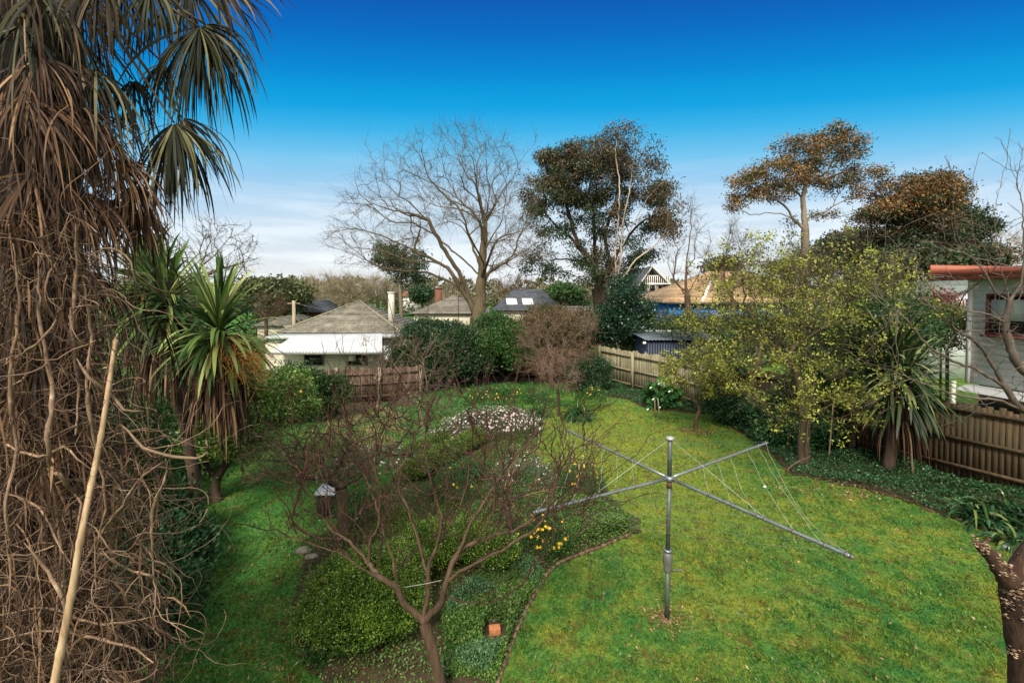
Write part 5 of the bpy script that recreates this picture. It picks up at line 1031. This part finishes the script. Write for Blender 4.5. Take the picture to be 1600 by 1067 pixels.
# A-frame house with balconies
YF=50; o=thing('gabled_house','tall gabled house with white balcony railings right of the gum tree','house',(xA(1030,YF),YF,-.4))
xl,xr,xm=xA(985,YF),xA(1068,YF),xA(1018,YF); zp=zA(800,416,YF); zr=zA(800,466,YF)
mb=MB(); mb.slab([(xl,YF+1.2,-.4),(xr-.4,YF+1.2,-.4),(xr-.4,YF+1.2,zr),(xm,YF+1.2,zp-.3),(xl,YF+1.2,zr)],(0,-.3,0)); mb.build('wall',M_flat('gable_cream',(.62,.53,.38),.8,.08,1),o)
mb=MB(); mb.slab([(xm,YF-.2,zp),(xr+.3,YF-.2,zr-.2),(xr+.3,YF+9,zr-.2),(xm,YF+9,zp)],(0,0,.22)); mb.slab([(xm,YF-.2,zp),(xm,YF+9,zp),(xl-.3,YF+9,zr-.2),(xl-.3,YF-.2,zr-.2)],(0,0,.22)); rf=mb.build('roof',tile_dark,o)
mb=MB(); 
for a_,b_ in(((xm,zp),(xr+.3,zr-.2)),((xm,zp),(xl-.3,zr-.2))): mb.slab([(a_[0],YF-.24,a_[1]+.06),(b_[0],YF-.24,b_[1]+.06),(b_[0],YF-.24,b_[1]-.16),(a_[0],YF-.24,a_[1]-.16)],(0,-.05,0))
mb.build('bargeboard',M_flat('cream_trim',(.5,.47,.4),.7,.1,3),rf)
for (pa,pb,yt_,yb_) in [(1008,1046,431,443),(1004,1062,459,471)]:
    mb=MB(); xa,xb=xA(pa,YF),xA(pb,YF); z1_,z0_=zA(800,yt_,YF),zA(800,yb_,YF); mb.box(((xa+xb)/2,YF,z1_),(xb-xa,.08,.08)); mb.box(((xa+xb)/2,YF,z0_-.05),(xb-xa,.9,.14))
    for x_ in np.arange(xa,xb,.22): mb.box((x_,YF,(z0_+z1_)/2),(.07,.05,z1_-z0_-.06))
    mb.build('balcony',white,o)
for px,py,w_,h in [(1024,450,.7,.8),(1008,451,.7,.8),(1036,450,.5,.8)]: window(o,(xA(px,YF),YF+1.15,zA(800,py,YF)),w_,h)
# new tan tiled roof with blue wrap
YT=36; o=thing('unfinished_house','unfinished house with new tan roof tiles above blue wall wrap','house',(xA(1190,YT),YT+6,-.4)); xl,xr=xA(1040,YT),xA(1345,YT); ze=zA(800,473,YT); za=zA(800,424,YT+6)
mb=MB(); hip(mb,xl,xr,YT,YT+12,ze,za,13,.05); rf=mb.build('roof',tile_tan,o)
mb=MB(); mb.tube([[xA(1100,YT),YT+.3,ze+.15],[xA(1112,YT+4),YT+4,ze+(za-ze)*.66+.1]],.13,6); mb.build('ridge_flashing',white,rf)
def M_wrap():
    m,n,l,b=mat('blue_wrap'); ns=noise(n,l,1.2,5,.6); r=rampn(n,l,ns.outputs[0],[(.35,(.01,.09,.36)),(.55,(.015,.20,.58)),(.7,(.04,.32,.75))]); l.new(r.outputs[0],b.inputs['Base Color']); b.inputs['Roughness'].default_value=.35; bp=n.new('ShaderNodeBump'); bp.inputs['Distance'].default_value=.1; l.new(ns.outputs[0],bp.inputs['Height']); l.new(bp.outputs[0],b.inputs['Normal']); return m
mb=MB(); mb.box(((xl+xr)/2,YT+6,(ze-.4)/2),(xr-xl-.8,11.2,ze+.4)); mb.build('wrapped_wall',M_wrap(),o)
# bushes in front hide the rest; fascia
mb=MB(); mb.box(((xl+xr)/2,YT-.03,ze-.06),(xr-xl,.05,.16)); mb.build('fascia',M_flat('dark_fascia',(.06,.06,.07),.6,.1,3),o)
# --- blue shed
o=thing('garden_shed','dark blue metal garden shed behind the pale paling fence','shed',(8.2,22,-.1)); a0=P(1010,532,21.0); 
navy=M_flat('navy_steel',(.018,.028,.055),.5,.2,2); roofn=M_flat('shed_roof',(.10,.125,.15),.35,.2,3,metal=.4,dirt=(.3,.33,.36),dirtamt=.4)
sx0,sx1=P(1012,532,21.6)[0],P(1012,532,21.6)[0]+3.6; sy0,sy1=21.6,24.4; ze=zA(800,531,21.6); zr=zA(800,519,24.)
mb=MB(); n_=int((sx1-sx0)/.12)
for k in range(n_): mb.box((sx0+(k+.5)*(sx1-sx0)/n_,sy0+(.012 if k%2 else 0),(ze-.1)/2),((sx1-sx0)/n_,.03,ze+.1))
mb.box(((sx0+sx1)/2,(sy0+sy1)/2+.03,(ze-.1)/2),(sx1-sx0-.02,sy1-sy0-.06,ze+.08)); mb.build('wall',navy,o)
mb=MB(); corr(mb,(sx0-.15,sy0-.15,ze+.02),(sx1+.15,sy0-.15,ze+.02),(sx1+.15,sy1,zr),(sx0-.15,sy1,zr),22,.02); rf=mb.build('roof',roofn,o); mb=MB(); mb.box(((sx0+sx1)/2,sy1,zr+.04),(sx1-sx0+.4,.22,.07)); mb.build('ridge_cap',M_flat('ridge_pale',(.55,.58,.58),.5,.1,4),rf)
mb=MB(); q=P(1007,536,21.4); mb.blob(q,(.09,.09,.07),10,7,.03); mb.build('lamp',wht,o,True)
# --- right weatherboard house
YR=13.0; HX=P(1517,500,YR)[0]; ztop=zA(800,436,YR); zfl=zA(800,598,YR)
zwin0,zwin1=zA(800,524,12.3),zA(800,459,12.3)
o=thing('weatherboard_house','white weatherboard house with red brown roof edge at the right','house',(HX,YR,0)); o.rotation_euler=(0,0,math.atan2(-.98,.2)); mb=MB(); nb=int((ztop-zfl)/.17); hb_=(ztop-zfl)/nb
for k in range(nb):
    z=zfl+k*hb_; V=[(HX,YR,z),(HX+8,YR,z),(HX+8,YR+.028,z+hb_),(HX,YR+.028,z+hb_),(HX,YR+.05,z),(HX+8,YR+.05,z),(HX+8,YR+.05,z+hb_),(HX,YR+.05,z+hb_)]
    mb.add(V,[[0,1,2,3],[0,4,5,1],[0,3,7,4]],None,.4+.3*rng.random())
mb.box((HX+4.03,YR+3.05,(zfl+ztop)/2),(7.96,5.98,ztop-zfl)); mb.build('wall',M_flat('weatherboard',(.84,.85,.82),.6,.05,2,dirt=(.5,.5,.45),dirtamt=.25),o)
mb=MB(); mb.box((HX-.02,YR-.0,(zfl+ztop)/2),(.10,.10,ztop-zfl)); mb.build('corner_trim',white,o)
rb=M_flat('red_fascia',(.30,.075,.035),.55,.15,2,dirt=(.25,.08,.04)); ez=5.12; e0x=HX-.55
mb=MB(); mb.slab([(e0x,YR-.8,ez),(HX+8.5,YR-.8,ez),(HX+8.5,YR+7,ez+.5),(e0x,YR+7,ez+.5)],(0,0,.05)); rf=mb.build('roof',M_flat('red_roof',(.30,.09,.05),.5,.15,1.5),o)
mb=MB(); mb.box(((e0x+HX+8.5)/2,YR-.83,ez-.09),(HX+8.5-e0x,.05,.15)); mb.box(((e0x+HX+8.5)/2,YR-.80,ez-.225),(HX+8.5-e0x,.05,.11)); mb.box((e0x,YR+3,ez+.05),(.05,7.5,.28)); mb.build('fascia',rb,rf)
mb=MB(); mb.slab([(e0x+.03,YR-.78,ez-.25),(HX+8.4,YR-.78,ez-.25),(HX+8.4,YR+.06,ez-.23),(e0x+.03,YR+.06,ez-.23)],(0,0,.03)); mb.build('soffit',M_flat('soffit',(.55,.53,.47),.7,.05,2),rf)
cx=HX+.84; cz=(zwin0+zwin1)/2; wh=zwin1-zwin0; f=window(o,(cx,YR,cz),.92,wh,-.03,M_flat('red_frame',(.13,.035,.025),.5,.1,6),1)
mb=MB(); mb.box((cx,YR-.024,cz+.12),(.74,.006,wh*.5)); mb.build('blind',M_flat('pale_blind',(.40,.48,.44),.7,.08,2),f)
mb=MB(); mb.box((cx,YR-.09,zwin0-.03),(1.02,.14,.06)); mb.build('sill',bpy.data.materials['red_frame'],f)
mb=MB(); mb.box((HX+4,YR+3,zfl/2-.01),(7.7,5.7,zfl-.02)); mb.build('sub_floor',M_flat('subfloor_dark',(.035,.03,.026),.9,.2,2),o)
mb=MB(); k=16; th=np.linspace(0,math.pi/2,k); V=[]
for t in th: V+= [(HX+.1,YR-.05-.55*math.sin(t),zfl-.16+.14*math.cos(t)),(HX+6,YR-.05-.55*math.sin(t),zfl-.16+.14*math.cos(t))]
mb.add(V,[[2*i,2*i+1,2*i+3,2*i+2] for i in range(k-1)]); mb.build('awning',M_flat('awning_grey',(.36,.37,.37),.5,.05,2),o)
mb=MB(); mb.box((HX+.05,YR-.62,(zfl+.1)/2),(.08,.08,zfl+.1)); mb.build('post',bpy.data.materials['soffit'],o)
# gabled outbuilding beyond
YG=24; o=thing('outbuilding','white gabled outbuilding with a small dark window behind the weatherboard house','house',(xA(1530,YG),YG+3,0)); xa,xb=xA(1468,YG),xA(1600,YG); zr_=zA(800,440,YG); zee=zA(800,470,YG)
xm=(xa+xb)/2; mb=MB(); mb.slab([(xa,YG,-.2),(xb,YG,-.2),(xb,YG,zee),(xm,YG,zr_),(xa,YG,zee)],(0,-5,0)); mb.build('wall',M_flat('pale_board',(.62,.66,.66),.7,.06,2),o)
mb=MB(); mb.slab([(xm,YG-.3,zr_+.12),(xm,YG+5.2,zr_+.12),(xa-.4,YG+5.2,zee),(xa-.4,YG-.3,zee)],(0,0,.1)); mb.slab([(xm,YG-.3,zr_+.12),(xb+.4,YG-.3,zee),(xb+.4,YG+5.2,zee),(xm,YG+5.2,zr_+.12)],(0,0,.1)); mb.build('roof',M_flat('green_grey_roof',(.13,.17,.15),.6,.1,3),o)
q=P(1511,473,YG); window(o,(q[0],YG,q[2]),.42,.5)

# ==================================================================== POWER POLES / WIRES
pw=M_bark('pole_wood',(.2,.16,.11),(.36,.3,.22),scale=3)
q=P(459,472,33); o=thing('power_pole','pale timber power pole with a crossarm left of the cottage roof','power pole',(q[0],33,-.4)); mb=MB(); mb.tube([[q[0],33,-.5],[q[0],33,q[2]+.1]],.12,8); mb.build('pole',pw,o); mb=MB(); mb.box((q[0],33,q[2]-.1),(.9,.08,.08)); mb.build('crossarm',pw,o)
for i_,(a,b_) in enumerate([((400,478,30),(459,473,33)),((459,473,33),(612,500,29.5))]):
    A=P(*a);B=P(*b_); t=np.linspace(0,1,14)[:,None]; q=A+(B-A)*t; q[:,2]-=.5*(t*(1-t))[:,0]; mb=MB(); mb.tube(q,.014,5); tag(mb.build('power_cable',wire_d),['thin dark service cable running left from the pale power pole','thin service cable running from the power pole over the cottage roof'][i_],'cable')

# ==================================================================== MIDDLE AND FAR TREES
# the large bare elm
EY=27.0
EL=[[(748,497),(720,450),(700,420),(665,400),(640,388),(605,372),(575,362),(540,350),(515,338)],
 [(745,480),(725,440),(700,400),(680,365),(668,345),(640,318),(605,290),(590,262),(570,225)],
 [(748,497),(752,440),(745,400),(735,375),(720,330),(700,310),(672,280),(655,240),(640,225)],
 [(750,480),(755,400),(757,350),(750,310),(735,275),(715,240),(690,205),(680,195)],
 [(757,350),(765,300),(760,270),(758,230),(748,200)],[(752,480),(762,430),(800,400),(812,370),(830,330),(845,300),(852,270)],[(757,355),(775,315),(800,280),(815,250),(835,225),(838,210)],
 [(735,375),(715,350),(700,345),(680,305),(660,285)],[(720,450),(700,440),(665,425),(635,425),(610,418)],[(750,470),(790,455),(830,455),(860,470),(880,480)],[(700,420),(680,410),(640,408),(620,400)],[(665,345),(640,335),(600,325),(575,318),(555,330)],[(775,315),(770,280),(780,240),(790,205)],[(762,430),(790,410),(820,395),(850,400)],[(740,430),(700,385),(650,350),(610,345),(560,300,.5)],[(757,380),(745,340),(700,300),(640,270),(610,250)]]
tg=[]
for _ in range(1100):
    a=rng.uniform(math.pi*.02,math.pi*.98); r_=rng.uniform(.35,1.04); c=np.array([720,430]); px=c[0]+math.cos(a)*r_*(215 if a>math.pi/2 else 140); py=c[1]-math.sin(a)*r_*232; tg.append(P(px,py,EY+rng.normal(0,2.3)))
bare_tree('bare_elm','tall wide spreading leafless elm rising above the dark evergreens in the middle',EY,[(745,565),(746,530),(748,497)],EL,tg,.52,.008,.6,bark_olive,7000,.8,.0065,.05,w=.12,k=1.5,up=.12,curl=.45,tp=.35)
# gum tree
gum_g=M_leaf('gum_leaf',[(.014,.032,.013),(.028,.052,.020),(.05,.078,.032)],trans=.08,nscale=.3); gum_r=M_leaf('gum_leaf_rust',[(.040,.030,.014),(.075,.050,.022),(.12,.080,.035)],trans=.08,nscale=.3)
GY=34.0
leafy_tree('gum_tree','big dark crowned gum tree with rusty new growth and a leaning dark trunk',GY,[(948,530),(942,500),(938,470),(935,450)],
 [[(935,450),(925,415),(905,385),(885,365),(860,345),(845,320)],[(935,450),(930,400),(928,350),(925,310)],[(935,450),(955,415),(975,380),(1000,350),(1035,330)],[(935,450),(915,440),(880,425),(850,428),(820,432)],[(925,415),(900,408),(870,405),(850,412)],[(955,415),(945,370),(960,320),(965,285)],[(905,385),(890,340),(880,300),(875,270)],[(935,450),(960,430),(990,415),(1010,400)]],
 [(905,275,60,45,0,3),(860,300,40,45,0,2.5),(950,290,55,50,0,3),(1000,320,45,42,0,2.5),(1035,330,25,42,0,2),(880,370,35,22,0,1.6),(845,335,25,28,0,1.4),(920,340,55,35,0,2.5),(965,400,45,40,0,2.2),(855,400,28,18,0,1.2),(840,420,22,10,0,1),(925,420,40,28,0,1.8),(1000,400,30,26,0,1.5),(925,245,45,22,0,2),(875,250,35,22,0,2)],430,.55,.02,.7,bark_dark,
 [(gum_g,.62,None),(gum_r,.30,lambda p:p[2]>11.0)],64000,.24,.34,.36,hang=np.array([0,0,-.5]),w=.1,cntmax=2,shell=.45)
GY2=30
leafy_tree('gum_tree','slender multi stemmed gum with sparse rusty leaves in front of the big gum',GY2,[(962,520),(962,480),(963,450)],
 [[(963,450),(962,400),(966,340),(968,290),(962,240),(965,200)],[(963,450),(970,400),(975,340),(985,290),(990,250)],[(963,455),(948,430),(935,405),(930,390)],[(963,450),(990,410),(1015,390),(1035,370)],[(970,390),(1000,330),(1020,300),(1040,280)],[(963,450),(955,390),(962,320)]],
 [(960,215,32,28,0,1),(1000,245,35,28,0,1.2),(1030,280,30,30,0,1.2),(1045,330,22,45,0,1),(985,205,15,14,0,.6),(1055,370,12,20,0,.6)],150,.16,.008,.5,bark_pale,gum_r,6000,.22,.32,.30,hang=np.array([0,0,-.6]),w=.1,cntmax=1)
# small gum behind elm
leafy_tree('gum_tree','small distant gum with drooping olive leaves left of the elm trunk',60,[(628,500),(626,460),(624,435)],[],[(612,400,26,18,0,1.5),(625,420,22,20,0,1.5),(645,405,22,12,0,1.2),(655,430,12,8,0,1),(600,392,14,10,0,1)],90,.25,.02,.8,bark_grey,gum_g,4200,.6,.3,.55,hang=np.array([0,0,-.5]),cntmax=2)
# dark conical evergreen by shed
holly=M_leaf('holly_leaf',[(.006,.028,.014),(.013,.045,.020),(.03,.075,.032)],trans=.05,rough=.3)
leafy_tree('holly_tree','dense dark green conical evergreen beside the blue shed',25,[(975,590),(975,540),(976,500)],[[(976,500),(977,460)]],[(978,455,28,22,0,1),(975,480,42,22,0,1.3),(972,505,52,22,0,1.6),(975,530,50,18,0,1.5),(1005,515,28,20,0,1),(940,510,22,16,0,.9)],220,.2,.015,.4,bark_dark,holly,30000,.14,.5,.3,shell=.35,cntmax=4,up=.3)
# dark evergreens behind bed
ever=M_leaf('evergreen_leaf',[(.010,.032,.012),(.02,.055,.018),(.05,.10,.03)],trans=.1,nscale=.8)
evl=M_leaf('evergreen_light',[(.02,.055,.014),(.04,.10,.022),(.08,.16,.035)],trans=.15,nscale=.8)
S24=lambda px,py,Y,rx,ry,rd:(tuple(P(px,py,Y)),(rx*Y/710,rd,ry*Y/710))
shrub('evergreen_shrub','dark bluish evergreen shrub right of the cottage, leftmost of the back hedge',[S24(655,545,23,36,30,1.2),S24(640,560,23,28,30,1),S24(675,575,22.5,35,30,1),S24(662,520,24,24,14,.8)],20000,.14,ever,.5,barkm=bark_dark)
shrub('evergreen_shrub','dark evergreen shrub at the foot of the tall elm',[S24(720,545,23,38,28,1.2),S24(735,570,22.5,38,26,1.1),S24(700,522,24,24,14,.8)],19000,.14,ever,.5,barkm=bark_dark)
shrub('evergreen_shrub','brighter green leafy shrub right of the elm base with fresh tops',[S24(790,528,23.5,30,24,1.2),S24(775,545,22.8,32,28,1.1),S24(805,560,22.6,24,24,1),S24(772,508,24,24,13,.9)],19000,.13,evl,.5,barkm=bark_dark)
shrub('round_shrub','dark rounded shrub with loose stems left of the pale corner fence',[S24(920,596,20.6,30,18,.8),S24(905,585,20.8,20,16,.7),S24(935,580,20.9,18,18,.6)],9000,.11,ever,.4,barkm=bark_dark)
shrub('hedge_mass','brownish olive hedge in front of the white parapet between elm and big gum',[S24(840,515,27,28,28,1.2),S24(880,525,27,34,36,1.2),S24(915,520,27.5,28,34,1.2),S24(860,500,28,30,18,1)],20000,.16,M_leaf('hedge_olive',[(.05,.045,.018),(.09,.08,.03),(.14,.13,.045)],trans=.15),.5,barkm=bark_brown)
shrub('hedge_mass','long olive hedge in front of the blue wrapped wall under the tan roof',[S24(1070,522,30,30,24,1),S24(1120,524,30,34,26,1.1),S24(1170,520,30,34,24,1.1),S24(1220,524,30,34,28,1.1),S24(1270,518,30,34,26,1.1),S24(1320,520,30,34,28,1.1)],26000,.17,bpy.data.materials['hedge_olive'],.5,barkm=bark_brown)
# bare trees between
def baretop(name,label,Y,pxb,pyb,pyf,cx,cy,rx,ry,n,r0,barkm=bark_brown,tw=900,twl=.6,rt=.008,limbs=(),up=.4,rd=1.5,step=.45,k=1.2):
    tg=ell(n,P(cx,cy,Y),(rx*Y/710,rd,ry*Y/710),.2); return bare_tree(name,label,Y,[(pxb,pyb),(pxb+1,(pyb+pyf)/2),(pxb,pyf)],list(limbs),tg,r0,rt,step,barkm,tw,twl,rt*.75,rt*2.5,up=up,k=k,w=.08)
baretop('bare_tree','slim leafless tree with upright twigs before the tan roof, right of the gums',26,1074,560,462,1075,385,38,85,110,.17,tw=700,limbs=[[(1074,462),(1072,420),(1078,370),(1080,310)],[(1074,465),(1050,430),(1042,400)],[(1074,462),(1095,420),(1110,380)]])
baretop('bare_tree','leafless bushy tree with upright shoots before the flowering gum',24,1145,560,470,1145,400,35,60,90,.12,tw=700)
baretop('bare_tree','bare twiggy tree behind the slate roof between the elm and the big gum',55,800,500,462,810,452,35,26,120,.3,bark_brown,1500,1.0,.014)
for (cx_,w_,hh,lab,Yb) in [(500,38,24,'hazy leafless tree on the horizon above the cottage roof left slope',75),(545,42,24,'hazy leafless tree on the horizon right above the cottage ridge',72),(590,30,20,'hazy leafless tree on the horizon between the cottage and the small gum',78)]:
    baretop('bare_tree',lab,Yb,cx_,500,468,cx_,452,w_,hh,170,.35,M_bark('far_twig',(.19,.15,.095),(.32,.27,.18),scale=2) if 'far_twig' not in bpy.data.materials else bpy.data.materials['far_twig'],2600,1.3,.022,rd=4,step=.8)
baretop('bare_tree','bare brownish tree left of the cottage roof near the power pole',40,415,540,490,420,478,30,26,110,.16,bark_brown,900,.7,.01)
baretop('bare_tree','pale leafless tree beyond the dark crowned trees at the far right',45,1580,480,430,1575,390,40,30,120,.3,bark_pale,1200,.8,.014)
# flowering gum (right)
og=M_leaf('flower_gum_green',[(.03,.04,.016),(.055,.065,.025),(.09,.10,.04)],trans=.1,nscale=.3); oo=M_leaf('flower_gum_orange',[(.11,.058,.020),(.25,.12,.038),(.40,.22,.065)],trans=.12,nscale=.3)
OY=33
leafy_tree('gum_tree','windswept gum with a wide flat crown of orange brown leaves and pale limbs',OY,[(1255,560),(1256,450),(1258,385),(1258,360)],
 [[(1258,360),(1235,340),(1205,332),(1180,335),(1160,330)],[(1258,360),(1265,340),(1300,335),(1340,342),(1370,345)],[(1258,355),(1255,310),(1262,280),(1270,250)],[(1265,342),(1290,330),(1315,315),(1335,310)],[(1240,345),(1225,320),(1195,305),(1175,295)],[(1235,385),(1240,365),(1235,345)],[(1262,285),(1290,270),(1310,240)]],
 [(1200,275,42,20,0,2),(1165,290,28,26,0,1.6),(1245,260,52,28,0,2.3),(1290,245,45,28,0,2),(1300,215,38,16,0,1.5),(1330,240,22,32,0,1.3),(1240,225,30,15,0,1.2),(1145,320,14,18,0,.8),(1280,285,55,15,0,1.8),(1365,275,26,14,0,1.1),(1220,300,40,14,0,1.6),(1355,300,30,12,0,1)],300,.27,.016,.6,M_bark('gum_bark',(.12,.09,.062),(.22,.175,.13),(.34,.28,.21),scale=3),[(oo,.5,lambda p:p[2]>10.2),(og,.55,None)],21000,.22,.36,.30,w=.1,cntmax=2,shell=.2)
leafy_tree('gum_tree','dense round rust brown tree right of the windswept gum',32,[(1425,560),(1425,430),(1425,400)],[[(1425,400),(1400,360),(1380,330)],[(1425,400),(1440,350),(1430,300)],[(1425,400),(1470,370),(1500,350)]],
 [(1430,315,48,42,0,2.5),(1395,345,40,35,0,2),(1450,360,45,32,0,2.2)],160,.3,.018,.6,bark_brown,[(oo,.25,lambda p:p[2]>9.8),(gum_r,.4,None),(gum_g,.3,None)],38000,.22,.4,.42,cntmax=3,shell=.45)
leafy_tree('evergreen_tree','dark green tree with a ragged top just right of the rust brown tree',34,[(1480,560),(1482,430),(1485,400)],[],[(1470,300,22,24,0,1.3),(1490,345,38,32,0,2),(1515,350,22,35,0,1.5),(1465,380,30,22,0,1.4)],110,.25,.018,.6,bark_brown,gum_g,22000,.24,.4,.38,cntmax=2,shell=.3)
leafy_tree('evergreen_tree','low dark mass of foliage above the red roof edge at the right',30,[(1510,560),(1512,440),(1512,420)],[],[(1470,405,50,20,0,1.5),(1530,400,45,22,0,1.5),(1420,415,45,22,0,1.5),(1370,420,40,20,0,1.4)],120,.2,.015,.6,bark_dark,[(gum_g,.6,None),(gum_r,.3,None)],24000,.3,.45,.42,cntmax=3)
leafy_tree('evergreen_tree','greyish bushy tree behind the tan roof below the windswept gum',48,[(1320,520),(1322,440),(1322,420)],[],[(1330,385,50,22,0,2.5),(1290,405,35,18,0,2),(1380,400,45,25,0,2.5),(1130,420,28,16,6,2)],110,.25,.02,.8,bark_brown,[(gum_r,.5,None),(gum_g,.5,None)],16000,.42,.45,.6,cntmax=3)
leafy_tree('evergreen_tree','olive brown bushy tree filling the gap between the windswept gum and the rust brown tree',40,[(1330,540),(1332,460),(1333,440)],[],[(1345,385,42,26,0,2),(1300,412,38,18,0,1.8),(1385,400,35,22,0,1.8),(1240,418,30,14,0,1.5)],100,.2,.015,.7,bark_brown,[(gum_r,.5,None),(gum_g,.5,None)],15000,.28,.4,.42,cntmax=2)
# trees on left horizon
leafy_tree('evergreen_tree','rounded dark green tree on the left horizon above the cordyline',60,[(405,520),(405,470),(405,460)],[],[(400,455,28,15,0,3),(395,470,30,15,0,3)],70,.3,.02,1,bark_brown,M_leaf('far_green',[(.045,.06,.02),(.075,.095,.03),(.12,.14,.05)],trans=.1,nscale=.15),12000,.5,.5,.7,cntmax=3)
far_green=bpy.data.materials['far_green']
leafy_tree('evergreen_tree','lighter green tree on the left horizon between the round tree and blue roof',58,[(445,520),(445,470),(445,460)],[],[(445,458,22,16,0,3),(462,462,16,12,0,2.5),(430,480,25,16,0,2.5)],70,.3,.02,1,bark_brown,far_green,11000,.5,.5,.7,cntmax=3)
leafy_tree('evergreen_tree','dark bushy tree right of the slate roof chimney',47,[(880,520),(885,480),(885,470)],[],[(878,460,24,16,0,2),(868,470,18,14,0,2),(900,475,15,14,-1,1.5)],70,.2,.02,.7,bark_brown,evl,9000,.35,.5,.5,cntmax=3)
leafy_tree('evergreen_tree','small dark round tree on the horizon beside the brick chimney',85,[(660,500),(660,475),(660,470)],[],[(660,460,15,12,0,2.5)],40,.2,.02,.9,bark_brown,ever,5000,.5,.5,.6,cntmax=3)
shrub('laurel_bush','dense dark shrub under the cordyline skirt beside the citrus trunk',[((-7.2,8.9,.55),(.5,.6,.65)),((-7.8,9.3,.75),(.7,.7,.85)),((-6.6,8.0,.25),(.35,.4,.32))],11000,.09,dark_leaf,.5)
shrub('laurel_bush','dark leafy bushes filling the left boundary behind the cordyline trunk',[((-9.3,11.5,.9),(1.3,.9,1.0)),((-8.2,11.2,.6),(1.0,.8,.75)),((-10.8,12,1.1),(1.3,.9,1.2)),((-7.9,12.4,.8),(.8,.8,.85))],16000,.11,mid_leaf,.5)
tg=ell(260,P(1255,440,30),(2.7,1.5,1.7),.1); r_,T_=bare_tree('bushy_tree','grey olive twiggy tree hiding the lower trunk of the windswept gum',30,[(1250,560),(1251,520),(1252,500)],[],tg,.16,.010,.4,bark_olive,2600,.6,.008,.03,leaf=(M_leaf('grey_olive',[(.045,.045,.018),(.09,.085,.03),(.15,.14,.05)],trans=.15),7000,.16,.4,.3))
# orange-brown shrub patches beside the weatherboard house + tall pampas
redl=M_leaf('red_leaf',[(.12,.015,.02),(.2,.03,.035),(.28,.07,.06)],trans=.2)
leafy_tree('red_leaf_shrub','small shrub with dark red leaves left of the white weatherboard house',17,[(1470,620),(1470,540),(1468,510)],[],[(1468,468,22,16,0,.6),(1480,482,16,12,0,.5)],40,.04,.006,.25,bark_brown,redl,1800,.10,.5,.18,cat='shrub')
leafy_tree('evergreen_shrub','yellow green bush beyond the fence left of the weatherboard house',16,[(1480,640),(1480,580),(1480,550)],[],[(1485,500,26,22,0,.7),(1465,520,30,25,0,.8),(1440,500,26,25,.5,.8)],90,.06,.008,.3,bark_brown,M_leaf('yellowgreen',[(.06,.09,.02),(.13,.15,.03),(.24,.22,.05)],trans=.25),9000,.10,.5,.2,cat='shrub')
# garden infill beyond the back fence: low hedge masses so no bare lawn is seen between houses
# distant tree belt
belt_m=M_leaf('belt_leaf',[(.06,.065,.03),(.11,.105,.05),(.17,.15,.08)],trans=.05,nscale=.04); mb=MB()
for i_ in range(210):
    Yb=rng.uniform(95,230); px=rng.uniform(-250,1850); s_=rng.uniform(.8,1.5); hgt=(4.6+Yb*.028)*rng.uniform(.65,1.15); c=np.array([(px-800)*Yb/710,Yb,hgt*.55-.3]); q=ell(420,c,(4*s_,4*s_,hgt*.55),.5); mb.leaves(q,1.1,.8)
tag(mb.build('distant_treeline',belt_m),'far off belt of suburban trees along the horizon','woodland',kind='stuff')
mb=MB(); m2=bpy.data.materials['far_twig']
for i_ in range(90):
    Yb=rng.uniform(80,160); px=rng.uniform(-200,1800); n=60; c=np.array([(px-800)*Yb/710,Yb,2.]); d=rng.normal(size=(n,3))*[.6,.6,.1]+[0,0,1.2]; mb.twigs(np.repeat(c[None],n,0)+rng.normal(0,1.0,(n,3)),d,rng.uniform(3,6,n)*(Yb/110),.03,k=5)
tag(mb.build('distant_bare_trees',m2),'far off bare winter trees mixed through the horizon belt','woodland',kind='stuff')
# low suburban garden shrubs between 28 m and 60 m
mb=MB()
for i_ in range(110):
    Yb=rng.uniform(28,60); px=rng.uniform(-100,1750); c=np.array([(px-800)*Yb/710,Yb,.5]); 
    if 395<px<640 and Yb<36: continue
    q=ell(500,c,(1.8,1.5,rng.uniform(1.0,1.9)),.4); mb.leaves(q,.35,.22)
tag(mb.build('neighbour_gardens',mid_leaf),'mixed green hedges and gardens between the neighbouring houses','hedges',kind='stuff')
GR={'garden_stake':'wooden stakes standing in the garden','garden_stone':'stones along the garden bed','clivia_clump':'strap leaved clumps by the right lawn edge','box_hedge':'low clipped box hedges','box_bush':'box bushes in the foreground bed','yellow_daisy_bush':'yellow flowering daisies in the bed','pink_daisy_bush':'pink daisies in the bed','paling_fence':'timber paling fences round the garden','strap_leaf_clump':'strappy clumps in the bed','house':'neighbouring houses beyond the garden','power_cable':'cables from the power pole'}
for o in bpy.data.objects:
    b_=o.name.split('.')[0]
    if o.parent is None and b_ in GR and 'group' not in o and 'kind' not in o: o['group']=GR[b_]
for o in bpy.data.objects:
    if '_o' in o: del o['_o']
print('OBJECTS',len(bpy.data.objects),'FACES',sum(len(m.polygons) for m in bpy.data.meshes))
